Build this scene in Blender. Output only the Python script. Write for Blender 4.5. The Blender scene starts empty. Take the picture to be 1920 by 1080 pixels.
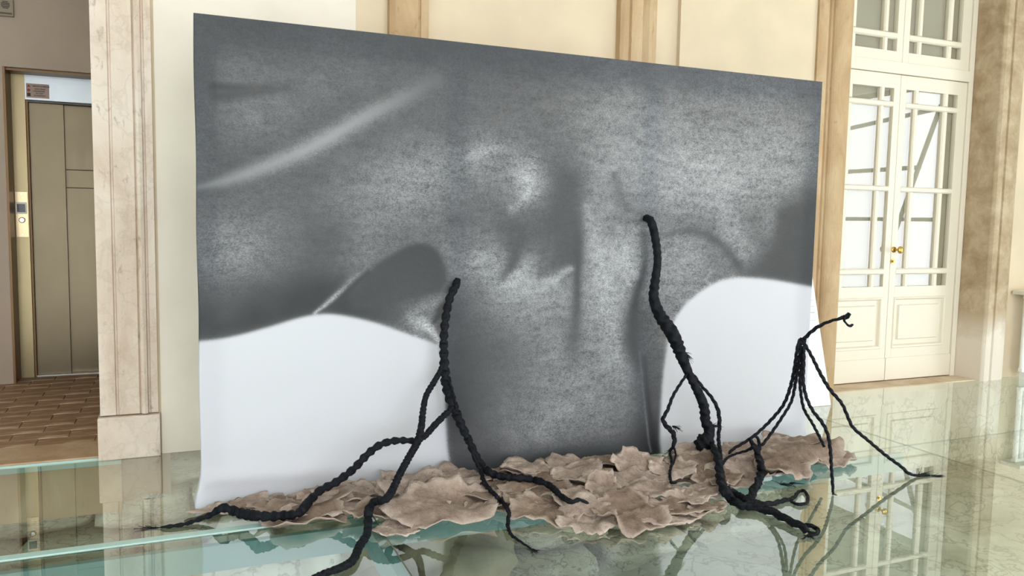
import bpy, bmesh, math, random
import numpy as np
from mathutils import Vector, Matrix, noise as mnoise

sc = bpy.context.scene
C = sc.collection
random.seed(7)
rng = np.random.default_rng(11)

# ------------------------------------------------------------------ camera
# x runs along the long wall to the right, y towards that wall, z up; metres.
F_PX, CX, CY, EYE = 1480.0, 960.0, 540.0, 1.30
VX = np.array([0.92130348, -0.01706118, 0.38846984])
VY = np.array([-0.38842498, -0.0867645, 0.91738648])
VZ = np.cross(VY, VX); VZ = VZ / np.linalg.norm(VZ)
if VZ[1] > 0: VZ = -VZ
RW = np.array([VX, VY, VZ])            # camera (right, down, forward) -> world
def _ray(px, py): return RW @ np.array([px - CX, py - CY, F_PX])
def on_y(px, py, Y):
    d = _ray(px, py); t = Y / d[1]; return Vector((t*d[0], Y, EYE + t*d[2]))
def on_z(px, py, z=0.0):
    d = _ray(px, py); t = (z - EYE) / d[2]; return Vector((t*d[0], t*d[1], z))
cam_d = bpy.data.cameras.new('camera'); cam = bpy.data.objects.new('camera', cam_d); C.objects.link(cam)
cam_d.sensor_width = 36.0; cam_d.lens = F_PX / 1920.0 * 36.0; cam_d.clip_end = 200
r_, d_, f_ = RW[:, 0], RW[:, 1], RW[:, 2]
M = Matrix(((r_[0], -d_[0], -f_[0], 0), (r_[1], -d_[1], -f_[1], 0), (r_[2], -d_[2], -f_[2], EYE), (0, 0, 0, 1)))
cam.matrix_world = M
sc.camera = cam

# ------------------------------------------------------------------ world and exposure
w = bpy.data.worlds.new('overcast_sky'); sc.world = w; w.use_nodes = True
bg = w.node_tree.nodes['Background']
bg.inputs['Color'].default_value = (0.93, 0.97, 1.04, 1); bg.inputs['Strength'].default_value = 10.0
sc.view_settings.view_transform = 'Standard'; sc.view_settings.look = 'None'
sc.view_settings.gamma = 1.0; sc.view_settings.use_curve_mapping = False
sc.view_settings.exposure = -0.46

# windows of the room (all out of the frame, behind and right of the camera): x0,x1 / y0,y1, z0,z1
BACK_Y, RIGHT_X, LEFT_X, CEIL = -4.6, 9.6, -3.2, 5.2
WIN_FRONT = [(-2.9, -0.3, 0.03, 4.0), (0.2, 2.8, 0.03, 4.0), (3.3, 5.9, 0.03, 4.0)]  # unseen openings, widened and lowered to the floor to light the canvas
WIN_RIGHT = [(-0.9, 1.85, 0.03, 3.3)]
def portal(name, loc, rot, sx, sy):
    l = bpy.data.lights.new(name, 'AREA'); l.shape = 'RECTANGLE'; l.size = sx; l.size_y = sy
    l.cycles.is_portal = True
    o = bpy.data.objects.new(name, l); o.location = loc; o.rotation_euler = rot; C.objects.link(o)
for i, (a, b, z0, z1) in enumerate(WIN_FRONT):
    portal('window_portal', ((a+b)/2, BACK_Y - 0.02, (z0+z1)/2), (math.radians(90), 0, 0), b-a, z1-z0)
for i, (a, b, z0, z1) in enumerate(WIN_RIGHT):
    portal('window_portal', (RIGHT_X + 0.02, (a+b)/2, (z0+z1)/2), (math.radians(90), 0, math.radians(90)), b-a, z1-z0)

# ------------------------------------------------------------------ helpers
def lin(c):
    if isinstance(c, (tuple, list)): return tuple(lin(v) for v in c)
    c = c / 255.0
    return c/12.92 if c <= 0.04045 else ((c+0.055)/1.055)**2.4

class Mat:
    def __init__(s, name):
        s.m = bpy.data.materials.new(name); s.m.use_nodes = True
        s.t = s.m.node_tree; s.n = s.t.nodes; s.n.clear()
        s.out = s.n.new('ShaderNodeOutputMaterial')
    def node(s, typ, ins=None, **kw):
        nd = s.n.new('ShaderNode' + typ)
        for k, v in kw.items(): setattr(nd, k, v)
        for k, v in (ins or {}).items():
            sock = nd.inputs[k]
            if isinstance(v, bpy.types.NodeSocket): s.t.links.new(v, sock)
            else: sock.default_value = v
        return nd
    def coord(s, scale=(1, 1, 1), kind='Object', rot=(0, 0, 0)):
        tc = s.node('TexCoord')
        return s.node('Mapping', {'Vector': tc.outputs[kind], 'Scale': scale, 'Rotation': rot}).outputs[0]
    def noise(s, vec, scale, detail=4, rough=0.55, dist=0.0):
        return s.node('TexNoise', {'Vector': vec, 'Scale': scale, 'Detail': detail, 'Roughness': rough, 'Distortion': dist}).outputs['Fac']
    def ramp(s, fac, stops):
        r = s.node('ValToRGB', {'Fac': fac})
        el = r.color_ramp.elements
        while len(el) > 1: el.remove(el[0])
        el[0].position = stops[0][0]; el[0].color = (*stops[0][1], 1)
        for p, c in stops[1:]:
            e = el.new(p); e.color = (*c, 1)
        return r.outputs['Color']
    def mix(s, fac, a, b, mode='MIX'):
        nd = s.node('Mix', data_type='RGBA', blend_type=mode)
        for k, v in ((0, fac), (6, a), (7, b)):
            sock = nd.inputs[k]
            if isinstance(v, bpy.types.NodeSocket): s.t.links.new(v, sock)
            elif isinstance(v, tuple): sock.default_value = (*v, 1) if len(v) == 3 else v
            else: sock.default_value = v
        return nd.outputs[2]
    def math(s, op, a, b=0.0, clamp=False):
        nd = s.node('Math', operation=op, use_clamp=clamp)
        for k, v in ((0, a), (1, b)):
            if isinstance(v, bpy.types.NodeSocket): s.t.links.new(v, nd.inputs[k])
            else: nd.inputs[k].default_value = v
        return nd.outputs[0]
    def bump(s, h, strength=0.3, dist=0.01):
        return s.node('Bump', {'Height': h, 'Strength': strength, 'Distance': dist}).outputs[0]
    def pbr(s, color, rough=0.8, metal=0.0, normal=None, spec=0.5, **kw):
        ins = {'Base Color': color if not isinstance(color, tuple) else (*color[:3], 1), 'Roughness': rough, 'Metallic': metal, 'Specular IOR Level': spec}
        if normal is not None: ins['Normal'] = normal
        ins.update(kw)
        return s.node('BsdfPrincipled', ins).outputs[0]
    def done(s, shader):
        s.t.links.new(shader, s.out.inputs['Surface']); return s.m

def m_plain(name, rgb, rough=0.7, metal=0.0, spec=0.5):
    m = Mat(name); return m.done(m.pbr(lin(rgb), rough, metal, spec=spec))

def m_plaster(name, rgb, amt=0.06):
    m = Mat(name); v = m.coord()
    n1 = m.noise(v, 1.3, 5); n2 = m.noise(v, 60, 3)
    c = lin(rgb); dk = tuple(x*(1-2.2*amt) for x in c); lt = tuple(min(1, x*(1+amt)) for x in c)
    col = m.ramp(n1, [(0.3, dk), (0.55, c), (0.75, lt)])
    return m.done(m.pbr(col, 0.85, normal=m.bump(n2, 0.12, 0.002), spec=0.2))

def m_stone(name, a, b, c, pit=0.5, scale=1.0, crack=0.0):
    m = Mat(name); v = m.coord()
    vs = m.coord((1, 1, 0.45))
    big = m.noise(vs, 4.0*scale, 6, 0.6, 0.6); mid = m.noise(vs, 22*scale, 5, 0.65, 0.8); fine = m.noise(v, 130*scale, 3)
    col = m.ramp(big, [(0.28, lin(a)), (0.5, lin(b)), (0.72, lin(c))])
    pits = m.ramp(mid, [(0.30, (0, 0, 0)), (0.40, (1, 1, 1))])
    col = m.mix(m.math('MULTIPLY', m.math('SUBTRACT', 1.0, pits), 0.45*pit), col, tuple(x*0.35 for x in lin(a)))
    vor = m.node('TexVoronoi', {'Vector': v, 'Scale': 5.0*scale}, feature='DISTANCE_TO_EDGE')
    if crack:
        wv = m.node('TexNoise', {'Vector': v, 'Scale': 4.0, 'Detail': 4.0}).outputs['Color']
        vv = m.node('VectorMath', {0: v, 1: wv}, operation='ADD').outputs[0]
        vor = m.node('TexVoronoi', {'Vector': vv, 'Scale': 2.6*scale}, feature='DISTANCE_TO_EDGE')
        cr = m.ramp(vor.outputs['Distance'], [(0.0, (1, 1, 1)), (0.05, (0, 0, 0))])
        col = m.mix(m.math('MULTIPLY', cr, crack), col, tuple(x*0.3 for x in lin(a)))
    col = m.mix(m.math('MULTIPLY', fine, 0.25), col, tuple(min(1, x*1.2) for x in lin(c)))
    h = m.math('ADD', m.math('MULTIPLY', mid, 0.7), m.math('MULTIPLY', fine, 0.3))
    return m.done(m.pbr(col, 0.75, normal=m.bump(h, 0.5, 0.006), spec=0.25))

def new_obj(name, mesh, mat, parent=None):
    o = bpy.data.objects.new(name, mesh); C.objects.link(o)
    if mat is not None and not mesh.materials: mesh.materials.append(mat)
    if parent is not None: o.parent = parent
    return o
def from_bm(name, bm, mat, parent=None, smooth=False):
    me = bpy.data.meshes.new(name); bmesh.ops.recalc_face_normals(bm, faces=bm.faces)
    bm.to_mesh(me); bm.free()
    if smooth: me.polygons.foreach_set('use_smooth', [True]*len(me.polygons))
    return new_obj(name, me, mat, parent)
def pydata(name, v, f, mat, parent=None, smooth=False):
    me = bpy.data.meshes.new(name); me.from_pydata([tuple(p) for p in v], [], f); me.update()
    if smooth: me.polygons.foreach_set('use_smooth', [True]*len(me.polygons))
    return new_obj(name, me, mat, parent)
def bm_box(bm, x0, x1, y0, y1, z0, z1, bevel=0.0):
    r = bmesh.ops.create_cube(bm, size=1.0)
    vs = r['verts']
    for p in vs:
        p.co = Vector(((x0+x1)/2 + p.co.x*(x1-x0), (y0+y1)/2 + p.co.y*(y1-y0), (z0+z1)/2 + p.co.z*(z1-z0)))
    if bevel > 0:
        es = list({e for p in vs for e in p.link_edges})
        bmesh.ops.bevel(bm, geom=es, offset=bevel, segments=2, affect='EDGES', profile=0.6)
def box(name, x0, x1, y0, y1, z0, z1, mat, parent=None, bevel=0.0):
    bm = bmesh.new(); bm_box(bm, min(x0,x1), max(x0,x1), min(y0,y1), max(y0,y1), min(z0,z1), max(z0,z1), bevel)
    return from_bm(name, bm, mat, parent)
def prism(name, prof, z0, z1, mat, parent=None):
    """closed (x, y) outline extruded along z"""
    n = len(prof)
    v = [(x, y, z0) for x, y in prof] + [(x, y, z1) for x, y in prof]
    f = [(i, (i+1) % n, n+(i+1) % n, n+i) for i in range(n)] + [tuple(range(n-1, -1, -1)), tuple(range(n, 2*n))]
    bm = bmesh.new(); bv = [bm.verts.new(p) for p in v]
    for q in f: bm.faces.new([bv[i] for i in q])
    return from_bm(name, bm, mat, parent)
def cyl(bm, p0, p1, r, seg=16, r1=None):
    p0, p1 = Vector(p0), Vector(p1); d = p1 - p0
    ret = bmesh.ops.create_cone(bm, cap_ends=True, segments=seg, radius1=r, radius2=r if r1 is None else r1, depth=d.length)
    q = d.to_track_quat('Z', 'Y').to_matrix()
    for vv in ret['verts']: vv.co = q @ vv.co + (p0+p1)/2
def empty(name, loc=(0, 0, 0), parent=None):
    o = bpy.data.objects.new(name, None); o.location = loc; o.empty_display_size = 0.1; C.objects.link(o)
    if parent is not None: o.parent = parent
    return o
def tag(o, label=None, cat=None, group=None, kind=None):
    for k, v in (('label', label), ('category', cat), ('group', group), ('kind', kind)):
        if v: o[k] = v
    return o
def struct(o, label=None): return tag(o, label, None, None, 'structure')

# ------------------------------------------------------------------ materials
CREAM = m_plaster('cream_plaster', (215, 197, 168))
GREYPL = m_plaster('lobby_plaster', (186, 168, 151))
CEILM = m_plaster('ceiling_white', (240, 238, 232))
PIL = m_stone('pale_travertine', (186, 160, 138), (212, 194, 176), (226, 212, 198), 1.2, 1.0, 0.14)
JAMB = m_stone('honey_travertine', (156, 126, 90), (182, 152, 114), (200, 176, 142), 0.9)
def m_worn_jamb():
    m = Mat('worn_brown_travertine'); v = m.coord()
    big = m.noise(v, 5.0, 7, 0.68, 0.3); mid = m.noise(v, 26, 5, 0.65, 0.6)
    col = m.ramp(big, [(0.3, lin((150, 126, 96))), (0.5, lin((176, 154, 124))), (0.7, lin((198, 180, 152)))])
    sep = m.node('SeparateXYZ', {'Vector': v}).outputs['Z']
    zz = m.math('ADD', sep, m.math('MULTIPLY', big, 0.5))
    fac = m.ramp(zz, [(0.62, (1, 1, 1)), (0.86, (0, 0, 0))])      # plaster repair on the lowest half metre
    col = m.mix(fac, col, lin((222, 210, 194)))
    return m.done(m.pbr(col, 0.75, normal=m.bump(mid, 0.45, 0.006), spec=0.25))
WORN = m_worn_jamb()
DOORW = m_plain('ivory_door_paint', (228, 218, 198), 0.45)
WHITEP = m_plain('white_paint', (238, 236, 232), 0.5)
BRASS = m_plain('polished_brass', (212, 170, 90), 0.22, 1.0)
DARKGAP = m_plain('dark_gap', (40, 36, 32), 0.8)

def schlick(m, r0, power):
    ge = m.node('NewGeometry')
    dt = m.node('VectorMath', {0: ge.outputs['Normal'], 1: ge.outputs['Incoming']}, operation='DOT_PRODUCT').outputs['Value']
    c = m.math('ABSOLUTE', dt)
    return m.math('ADD', r0, m.math('MULTIPLY', m.math('POWER', m.math('SUBTRACT', 1.0, c, True), power), 1-r0))
def m_glass_floor():
    m = Mat('floor_glass_top')
    fr = schlick(m, 0.27, 4.0)       # laminated panels reflect at every sheet
    tr = m.node('BsdfTransparent', {'Color': (0.86, 0.935, 0.91, 1)}).outputs[0]
    gl = m.node('BsdfGlossy', {'Color': (0.98, 1.0, 0.98, 1), 'Roughness': 0.0}).outputs[0]
    return m.done(m.node('MixShader', {0: fr, 1: tr, 2: gl}).outputs[0])
GL_TOP = m_glass_floor()
def m_glass_under():
    m = Mat('floor_glass_underside')
    return m.done(m.node('BsdfTransparent', {'Color': (0.93, 0.98, 0.96, 1)}).outputs[0])
GL_UNDER = m_glass_under()
def m_glass_edge():
    m = Mat('floor_glass_edge')
    a = m.pbr(lin((226, 246, 242)), 0.25); b = m.node('BsdfTranslucent', {'Color': (*lin((190, 235, 225)), 1)}).outputs[0]
    return m.done(m.node('MixShader', {0: 0.4, 1: a, 2: b}).outputs[0])
GL_EDGE = m_glass_edge()
def m_pane():
    m = Mat('door_pane_glass')
    fr = schlick(m, 0.09, 5.0)
    tr = m.node('BsdfTransparent', {'Color': (0.97, 0.97, 0.96, 1)}).outputs[0]
    gl = m.node('BsdfGlossy', {'Color': (1, 1, 1, 1), 'Roughness': 0.0}).outputs[0]
    return m.done(m.node('MixShader', {0: fr, 1: tr, 2: gl}).outputs[0])
PANE = m_pane()
GL_CLEAR = Mat('pane_glass_back'); GL_CLEAR = GL_CLEAR.done(GL_CLEAR.node('BsdfTransparent', {'Color': (0.98, 0.98, 0.97, 1)}).outputs[0])

# ------------------------------------------------------------------ room shell
WALL_Y, STONE_Y = 4.60, 4.545
LOB_X0, LOB_X1, LOB_Z = -2.6, -0.36, 3.7
def wall_with_holes(name, axis, at, thick, a0, a1, z0, z1, holes, mat):
    """wall slab made of strips around rectangular holes; axis 'x' runs along x at y=at, 'y' along y at x=at"""
    bm = bmesh.new()
    cuts = sorted({a0, a1, *[h[0] for h in holes], *[h[1] for h in holes]})
    for p, q in zip(cuts[:-1], cuts[1:]):
        mid = (p+q)/2; zs = [(z0, z1)]
        for h in holes:
            if h[0] <= mid <= h[1]:
                nz = []
                for s, e in zs:
                    if h[2] > s: nz.append((s, min(e, h[2])))
                    if h[3] < e: nz.append((max(s, h[3]), e))
                zs = nz
        for s, e in zs:
            if e - s < 1e-4: continue
            if axis == 'x': bm_box(bm, p, q, at, at+thick, s, e)
            else: bm_box(bm, at, at+thick, p, q, s, e)
    bmesh.ops.remove_doubles(bm, verts=bm.verts, dist=1e-5)
    return struct(from_bm(name, bm, mat))
wall_with_holes('wall_back', 'x', WALL_Y, 0.5, LEFT_X, RIGHT_X+0.3, 0.0, CEIL,
                [(LOB_X0, LOB_X1, 0.0, LOB_Z), (4.6, 6.28, 0.0, 3.9)], CREAM)
wall_with_holes('wall_front', 'x', BACK_Y-0.35, 0.35, LEFT_X, RIGHT_X+0.3, 0.0, CEIL, WIN_FRONT, CEILM)
wall_with_holes('wall_right', 'y', RIGHT_X, 0.3, BACK_Y, WALL_Y, 0.0, CEIL, WIN_RIGHT, CEILM)
wall_with_holes('wall_left', 'y', LEFT_X-0.3, 0.3, BACK_Y-0.35, WALL_Y+0.5, 0.0, CEIL, [], CEILM)
struct(box('ceiling', LEFT_X-0.3, RIGHT_X+0.3, BACK_Y-0.35, WALL_Y+0.5, CEIL, CEIL+0.2, CEILM))
# raised plaster panels of the long wall
struct(box('wall_panel', 3.125, 4.30, WALL_Y-0.035, WALL_Y+0.01, 0.0, CEIL, CREAM))
struct(box('wall_panel', -0.10, 0.95, WALL_Y-0.012, WALL_Y+0.01, 0.0, CEIL, m_plaster('cool_lit_plaster', (228, 218, 202))))  # wall plaster tinted whiter, painting in the cooler light on this stretch
GREYFRAME = m_plain('grey_window_frame', (120, 122, 116), 0.5)
def window(n, axis, at, a, b, z0, z1, cols, rows):
    bm = bmesh.new(); t = 0.035
    def bar(p, q, s, e):
        if axis == 'x': bm_box(bm, p, q, at-0.06, at, s, e)
        else: bm_box(bm, at, at+0.06, p, q, s, e)
    bar(a, a+2*t, z0, z1); bar(b-2*t, b, z0, z1); bar(a+2*t, b-2*t, z0, z0+2*t); bar(a+2*t, b-2*t, z1-2*t, z1)
    for i in cols: p = a+(b-a)*i; bar(p-t, p+t, z0+2*t, z1-2*t)
    cuts = [a+2*t] + [a+(b-a)*i for i in cols] + [b-2*t]
    for j in rows:
        zz = z0+(z1-z0)*j
        for p, q in zip(cuts[:-1], cuts[1:]): bar(p+(t if p > a+2*t else 0), q-(t if q < b-2*t else 0), zz-t*0.8, zz+t*0.8)
    struct(from_bm('window_%d' % n, bm, GREYFRAME))
k = 0
for (a, b, z0, z1) in WIN_FRONT: k += 1; window(k, 'x', BACK_Y-0.1, a, b, z0, z1, (0.5,), (0.35, 0.7))
k += 1; window(k, 'y', RIGHT_X+0.1, *WIN_RIGHT[0], (0.34, 0.68), (0.42,))

aw = tag(empty('awning_frame', (RIGHT_X+0.8, 0.5, 0)), 'grey metal awning frame outside the right hand window', 'awning frame')
for (ya, za, yb, zb) in ((1.2, 3.1, 1.75, 1.1), (0.3, 0.6, 1.2, 3.1), (-0.6, 2.2, 0.9, 2.2), (-0.8, 2.9, 1.8, 3.1)):
    bm = bmesh.new(); cyl(bm, (RIGHT_X+0.8, ya, za), (RIGHT_X+0.8, yb, zb), 0.035, 8)
    o = from_bm('strut', bm, GREYFRAME); o.parent = aw; o.matrix_parent_inverse = Matrix.Translation((-RIGHT_X-0.8, -0.5, 0))
# ------------------------------------------------------------------ lift lobby
LFL = 0.012
TILE_M = Mat('worn_terracotta'); _v = TILE_M.coord(); _oi = TILE_M.node('ObjectInfo').outputs['Random']
_n = TILE_M.noise(TILE_M.coord((0.7, 2.4, 1)), 5.0, 5, 0.6, 0.4)
_c = TILE_M.ramp(_n, [(0.35, lin((150, 116, 86))), (0.52, lin((172, 138, 106))), (0.64, lin((226, 198, 168)))])
_c = TILE_M.mix(TILE_M.math('MULTIPLY', _oi, 0.45), _c, lin((140, 106, 78)))
TILE = TILE_M.done(TILE_M.pbr(_c, 0.55, normal=TILE_M.bump(TILE_M.noise(_v, 45), 0.25, 0.003)))
GROUT = m_plaster('tile_bed', (170, 142, 114))
lob = struct(box('floor_lobby', LOB_X0, -0.06, 4.62, 7.6, -0.3, LFL-0.006, GROUT))
tw, th, g = 0.292, 0.148, 0.007
tile_bm = bmesh.new(); bm_box(tile_bm, -tw/2+g/2, tw/2-g/2, -th/2+g/2, th/2-g/2, -0.01, LFL, 0.002)
tile_me = bpy.data.meshes.new('tile'); tile_bm.to_mesh(tile_me); tile_bm.free(); tile_me.materials.append(TILE)
for r in range(15):
    y = 4.93 + r*th + th/2
    for q in range(-3, 4):
        x = -0.60 + q*tw + (tw/2 if r % 2 else 0) - 0.02*r*th*0
        if x < -1.75 or x > -0.10 or y > 7.02: continue
        o = bpy.data.objects.new('tile', tile_me); o.location = (x, y, random.uniform(-0.0015, 0.0015)); o.parent = lob; C.objects.link(o)
THRESH = m_stone('threshold_stone', (160, 128, 98), (184, 154, 122), (204, 178, 148), 0.5)
struct(box('trim_1', LOB_X0, -0.30, 4.60, 4.925, -0.3, LFL+0.002, THRESH, bevel=0.004), 'worn stone threshold strip in front of the lift lobby')
struct(box('wall_lobby_left', LOB_X0-0.2, LOB_X0, 5.1, 7.6, 0, LOB_Z+0.1, GREYPL))
struct(box('wall_lobby_right', -0.06, 0.14, 5.1, 7.6, 0, LOB_Z+0.1, GREYPL))
struct(box('ceiling_lobby', LOB_X0-0.2, 0.14, 5.1, 7.6, LOB_Z, LOB_Z+0.2, GREYPL))
LW = 6.79
wall_with_holes('wall_lobby_back', 'x', LW, 0.12, LOB_X0, -0.06, 0, LOB_Z, [(-1.150, -0.07, 0, 2.335)], GREYPL)
struct(box('wall_shaft', LOB_X0, 0.14, 7.35, 7.5, 0, LOB_Z, GREYPL))

# the lift
def m_steel(name, rgb, rough, streak=0.1):
    m = Mat(name); v = m.coord((1, 1, 0.03)); v2 = m.coord()
    n = m.noise(v, 160, 3); b = m.noise(v2, 2.2, 4)
    c = lin(rgb); col = m.ramp(b, [(0.3, tuple(x*0.86 for x in c)), (0.65, c)])
    rr = m.math('ADD', rough, m.math('MULTIPLY', m.math('SUBTRACT', n, 0.5), streak))
    return m.done(m.pbr(col, rr, 1.0, normal=m.bump(n, 0.04, 0.001)))
STEEL = m_steel('brushed_bronze_steel', (112, 101, 82), 0.40)
STEEL2 = m_steel('brushed_pale_steel', (140, 126, 96), 0.36)
SILVER = m_steel('brushed_silver_panel', (176, 180, 182), 0.42)
BRONZE = m_plain('bronze_reveal', (120, 92, 62), 0.45, 0.6)
BLK = m_plain('black_glass', (24, 27, 30), 0.15)
CHROME = m_plain('satin_chrome', (225, 222, 210), 0.2, 1.0)
lift = tag(empty('elevator', (-0.6, 7.0, 0)), 'brushed steel lift with sliding doors and a call panel in the lobby', 'elevator')
def lp(name, x0, x1, y0, y1, z0, z1, mat, parent=lift, bevel=0.0):
    o = box(name, x0, x1, y0, y1, z0, z1, mat, None, bevel)
    if parent is lift:
        o.parent = lift; o.matrix_parent_inverse = Matrix.Translation((0.6, -7.0, 0))
    else:
        o.parent = parent
        o.matrix_parent_inverse = Matrix.Identity(4)
    return o
lp('reveal', -1.1495, -1.135, 6.792, 7.06, 0.0, 2.334, BRONZE)
lp('lintel', -1.135, -0.08, 6.83, 7.06, 2.318, 2.334, BRONZE)
jp = lp('jamb_panel', -1.134, -1.046, 7.0, 7.03, 0.0, 2.317, STEEL2)
lp('transom_panel', -1.045, -0.075, 7.0, 7.04, 2.135, 2.317, SILVER)
lp('jamb_return', -1.046, -1.034, 7.03, 7.14, 0.0, 2.134, BRONZE)
lp('door_panel', -1.033, -0.803, 7.075, 7.105, 0.02, 2.120, STEEL)
d2 = lp('door_panel', -0.815, -0.085, 7.11, 7.14, 0.02, 2.120, STEEL)
for zz in (1.625, 1.485): lp('seam', -0.802, -0.09, 7.1085, 7.111, zz-0.003, zz+0.003, DARKGAP, d2)
lp('header_track', -1.033, -0.085, 7.03, 7.14, 2.121, 2.134, m_plain('track_grey', (90, 88, 84), 0.5, 0.6))
lp('sill', -1.033, -0.085, 7.03, 7.15, 0.0, 0.019, m_plain('sill_aluminium', (200, 196, 190), 0.35, 0.9))
cpx = -1.092
IDN = Matrix.Identity(4)
cpl = lp('call_plate', -1.13, -1.05, 6.990, 7.0, 1.10, 1.44, m_steel('call_plate_steel', (186, 165, 130), 0.3))
lp('display_frame', cpx-0.036, cpx+0.036, 6.982, 6.990, 1.275, 1.362, m_plain('display_frame_white', (240, 236, 222), 0.4), cpl, bevel=0.003)
lp('display_screen', cpx-0.027, cpx+0.027, 6.979, 6.982, 1.288, 1.349, BLK, cpl)
def disc(name, x, y, z, r, t, mat, parent, inv, seg=24):
    bm = bmesh.new(); cyl(bm, (x, y, z), (x, y-t, z), r, seg); o = from_bm(name, bm, mat)
    o.parent = parent; o.matrix_parent_inverse = inv; return o
INV_L = Matrix.Translation((0.6, -7.0, 0))
disc('call_button_ring', cpx+0.002, 6.990, 1.228, 0.022, 0.006, m_plain('ring_dark', (96, 84, 66), 0.4, 0.7), cpl, IDN)
disc('call_button', cpx+0.002, 6.984, 1.228, 0.015, 0.006, CHROME, cpl, IDN)
disc('screw', cpx+0.001, 6.990, 1.425, 0.004, 0.002, CHROME, cpl, IDN, 10)
disc('screw', cpx+0.001, 6.990, 1.118, 0.004, 0.002, CHROME, cpl, IDN, 10)
# warning plate with pictograms and lettering
sgn = lp('notice_plate', -1.035, -0.885, 6.996, 7.0, 2.150, 2.255, m_plain('plate_taupe', (168, 142, 126), 0.5))
INK = m_plain('print_dark', (60, 44, 40), 0.7); RED = m_plain('print_red', (150, 70, 60), 0.7)
def text(body, loc, size, mat, parent, inv, align='LEFT', rot=(math.radians(90), 0, 0), name='lettering'):
    cu = bpy.data.curves.new(name, 'FONT'); cu.body = body; cu.size = size; cu.align_x = align; cu.extrude = 0.0004; cu.offset = 0.0004
    t = bpy.data.objects.new('tmp_text', cu); C.objects.link(t); t.location = loc; t.rotation_euler = rot
    bpy.context.view_layer.update()
    me = bpy.data.meshes.new_from_object(t.evaluated_get(bpy.context.evaluated_depsgraph_get()))
    me.transform(t.matrix_world); bpy.data.objects.remove(t)
    me.materials.clear(); me.materials.append(mat)
    o = bpy.data.objects.new(name, me); C.objects.link(o); o.parent = parent; o.matrix_parent_inverse = inv; return o
for s, x, z in (('VIETATO AI MINORI', -0.994, 2.232), ('NON USARE', -0.980, 2.212), ("L'ASCENSORE", -0.990, 2.196), ('IN CASO', -0.972, 2.180), ('DI INCENDIO', -0.985, 2.163)):
    text(s, (x, 6.9955, z), 0.0125, INK, sgn, IDN)
bmt = bmesh.new(); tv = [bmt.verts.new(p) for p in ((-1.030, 6.9955, 2.228), (-1.006, 6.9955, 2.228), (-1.018, 6.9955, 2.248))]; bmt.faces.new(tv)
o = from_bm('warning_triangle', bmt, RED); o.parent = sgn
disc('prohibition_disc', -1.018, 6.996, 2.205, 0.011, 0.0008, RED, sgn, IDN, 20)
lp('pictogram', -1.029, -1.007, 6.9955, 6.9962, 2.160, 2.184, INK, sgn)
# alarm sounder on the lobby wall
al = tag(empty('alarm_sounder', (-1.11, LW, 2.76)), 'square grey alarm sounder with round grille on the lobby wall above the lift', 'alarm')
INV_A = Matrix.Translation((1.11, -LW, -2.76))
for nm, a in (('housing', (-1.158, -1.062, LW-0.035, LW, 2.685, 2.805)), ('light_bar', (-1.152, -1.070, LW-0.038, LW-0.035, 2.697, 2.709))):
    o = box(nm, *a, m_plain('sounder_' + nm, (150, 138, 118) if nm == 'housing' else (92, 72, 40), 0.5), None, 0.004 if nm == 'housing' else 0)
    o.parent = al; o.matrix_parent_inverse = INV_A
gb = bmesh.new()
for i in range(5):
    rr = 0.028
    z = 2.762 + (i-2)*0.011; hw = math.sqrt(max(0, rr*rr-((i-2)*0.011)**2))
    bm_box(gb, -1.11-hw, -1.11+hw, LW-0.0375, LW-0.035, z-0.003, z+0.003)
o = from_bm('grille', gb, m_plain('grille_dark', (70, 62, 54), 0.7)); o.parent = al; o.matrix_parent_inverse = INV_A; o['kind'] = 'stuff'

# ------------------------------------------------------------------ stone pilasters and door surround
def profile(xs, back):   # xs: list of (x, y) across the front, closed along the back
    return [(xs[0][0], back)] + xs + [(xs[-1][0], back)]
t2 = struct(empty('trim_2'), 'pale travertine pilaster with grooves beside the lift lobby')
prism('shaft', profile([(-0.392, 4.57), (-0.318, 4.57), (-0.314, 4.582), (-0.306, 4.582), (-0.302, 4.572), (-0.205, 4.572), (-0.200, 4.582), (-0.192, 4.560), (-0.178, 4.552), (-0.164, 4.560), (-0.160, 4.584), (-0.152, 4.584), (-0.148, 4.575), (-0.114, 4.575)], 5.12), 0.235, CEIL, PIL, t2)
bmp = bmesh.new(); bm_box(bmp, -0.405, -0.106, 4.545, 5.12, 0.0, 0.228, 0.008); from_bm('plinth', bmp, PIL, t2)
struct(prism('trim_3', profile([(1.135, 4.55), (1.165, 4.535), (1.30, 4.535), (1.306, 4.55), (1.314, 4.55), (1.32, 4.54), (1.365, 4.54)], 4.61), 0.0, CEIL, JAMB), 'travertine upright showing above the canvas left of the middle bay')
struct(prism('trim_4', profile([(2.650, 4.545), (2.672, 4.535), (2.705, 4.535), (2.712, 4.552), (2.722, 4.552), (2.73, 4.535), (2.812, 4.535), (2.82, 4.56), (2.835, 4.55), (2.86, 4.53), (2.885, 4.53), (2.90, 4.545), (2.925, 4.545)], 4.61), 0.0, CEIL, JAMB), 'moulded travertine upright showing above the canvas right of the middle bay')
half = [(4.435 + 0.088 - 0.088*math.cos(math.pi*i/12), 4.545 - 0.055*math.sin(math.pi*i/12)) for i in range(13)]
struct(prism('trim_5', profile([(4.300, 4.545), (4.345, 4.535), (4.385, 4.535), (4.392, 4.555), (4.405, 4.555), (4.412, 4.54), (4.432, 4.545)] + half + [(4.614, 4.55)], 4.90), 0.0, 3.9, JAMB), 'rounded travertine door jamb behind the right edge of the canvas')
t6 = struct(empty('trim_6'), 'worn brown travertine door jamb right of the glazed door')
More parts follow.
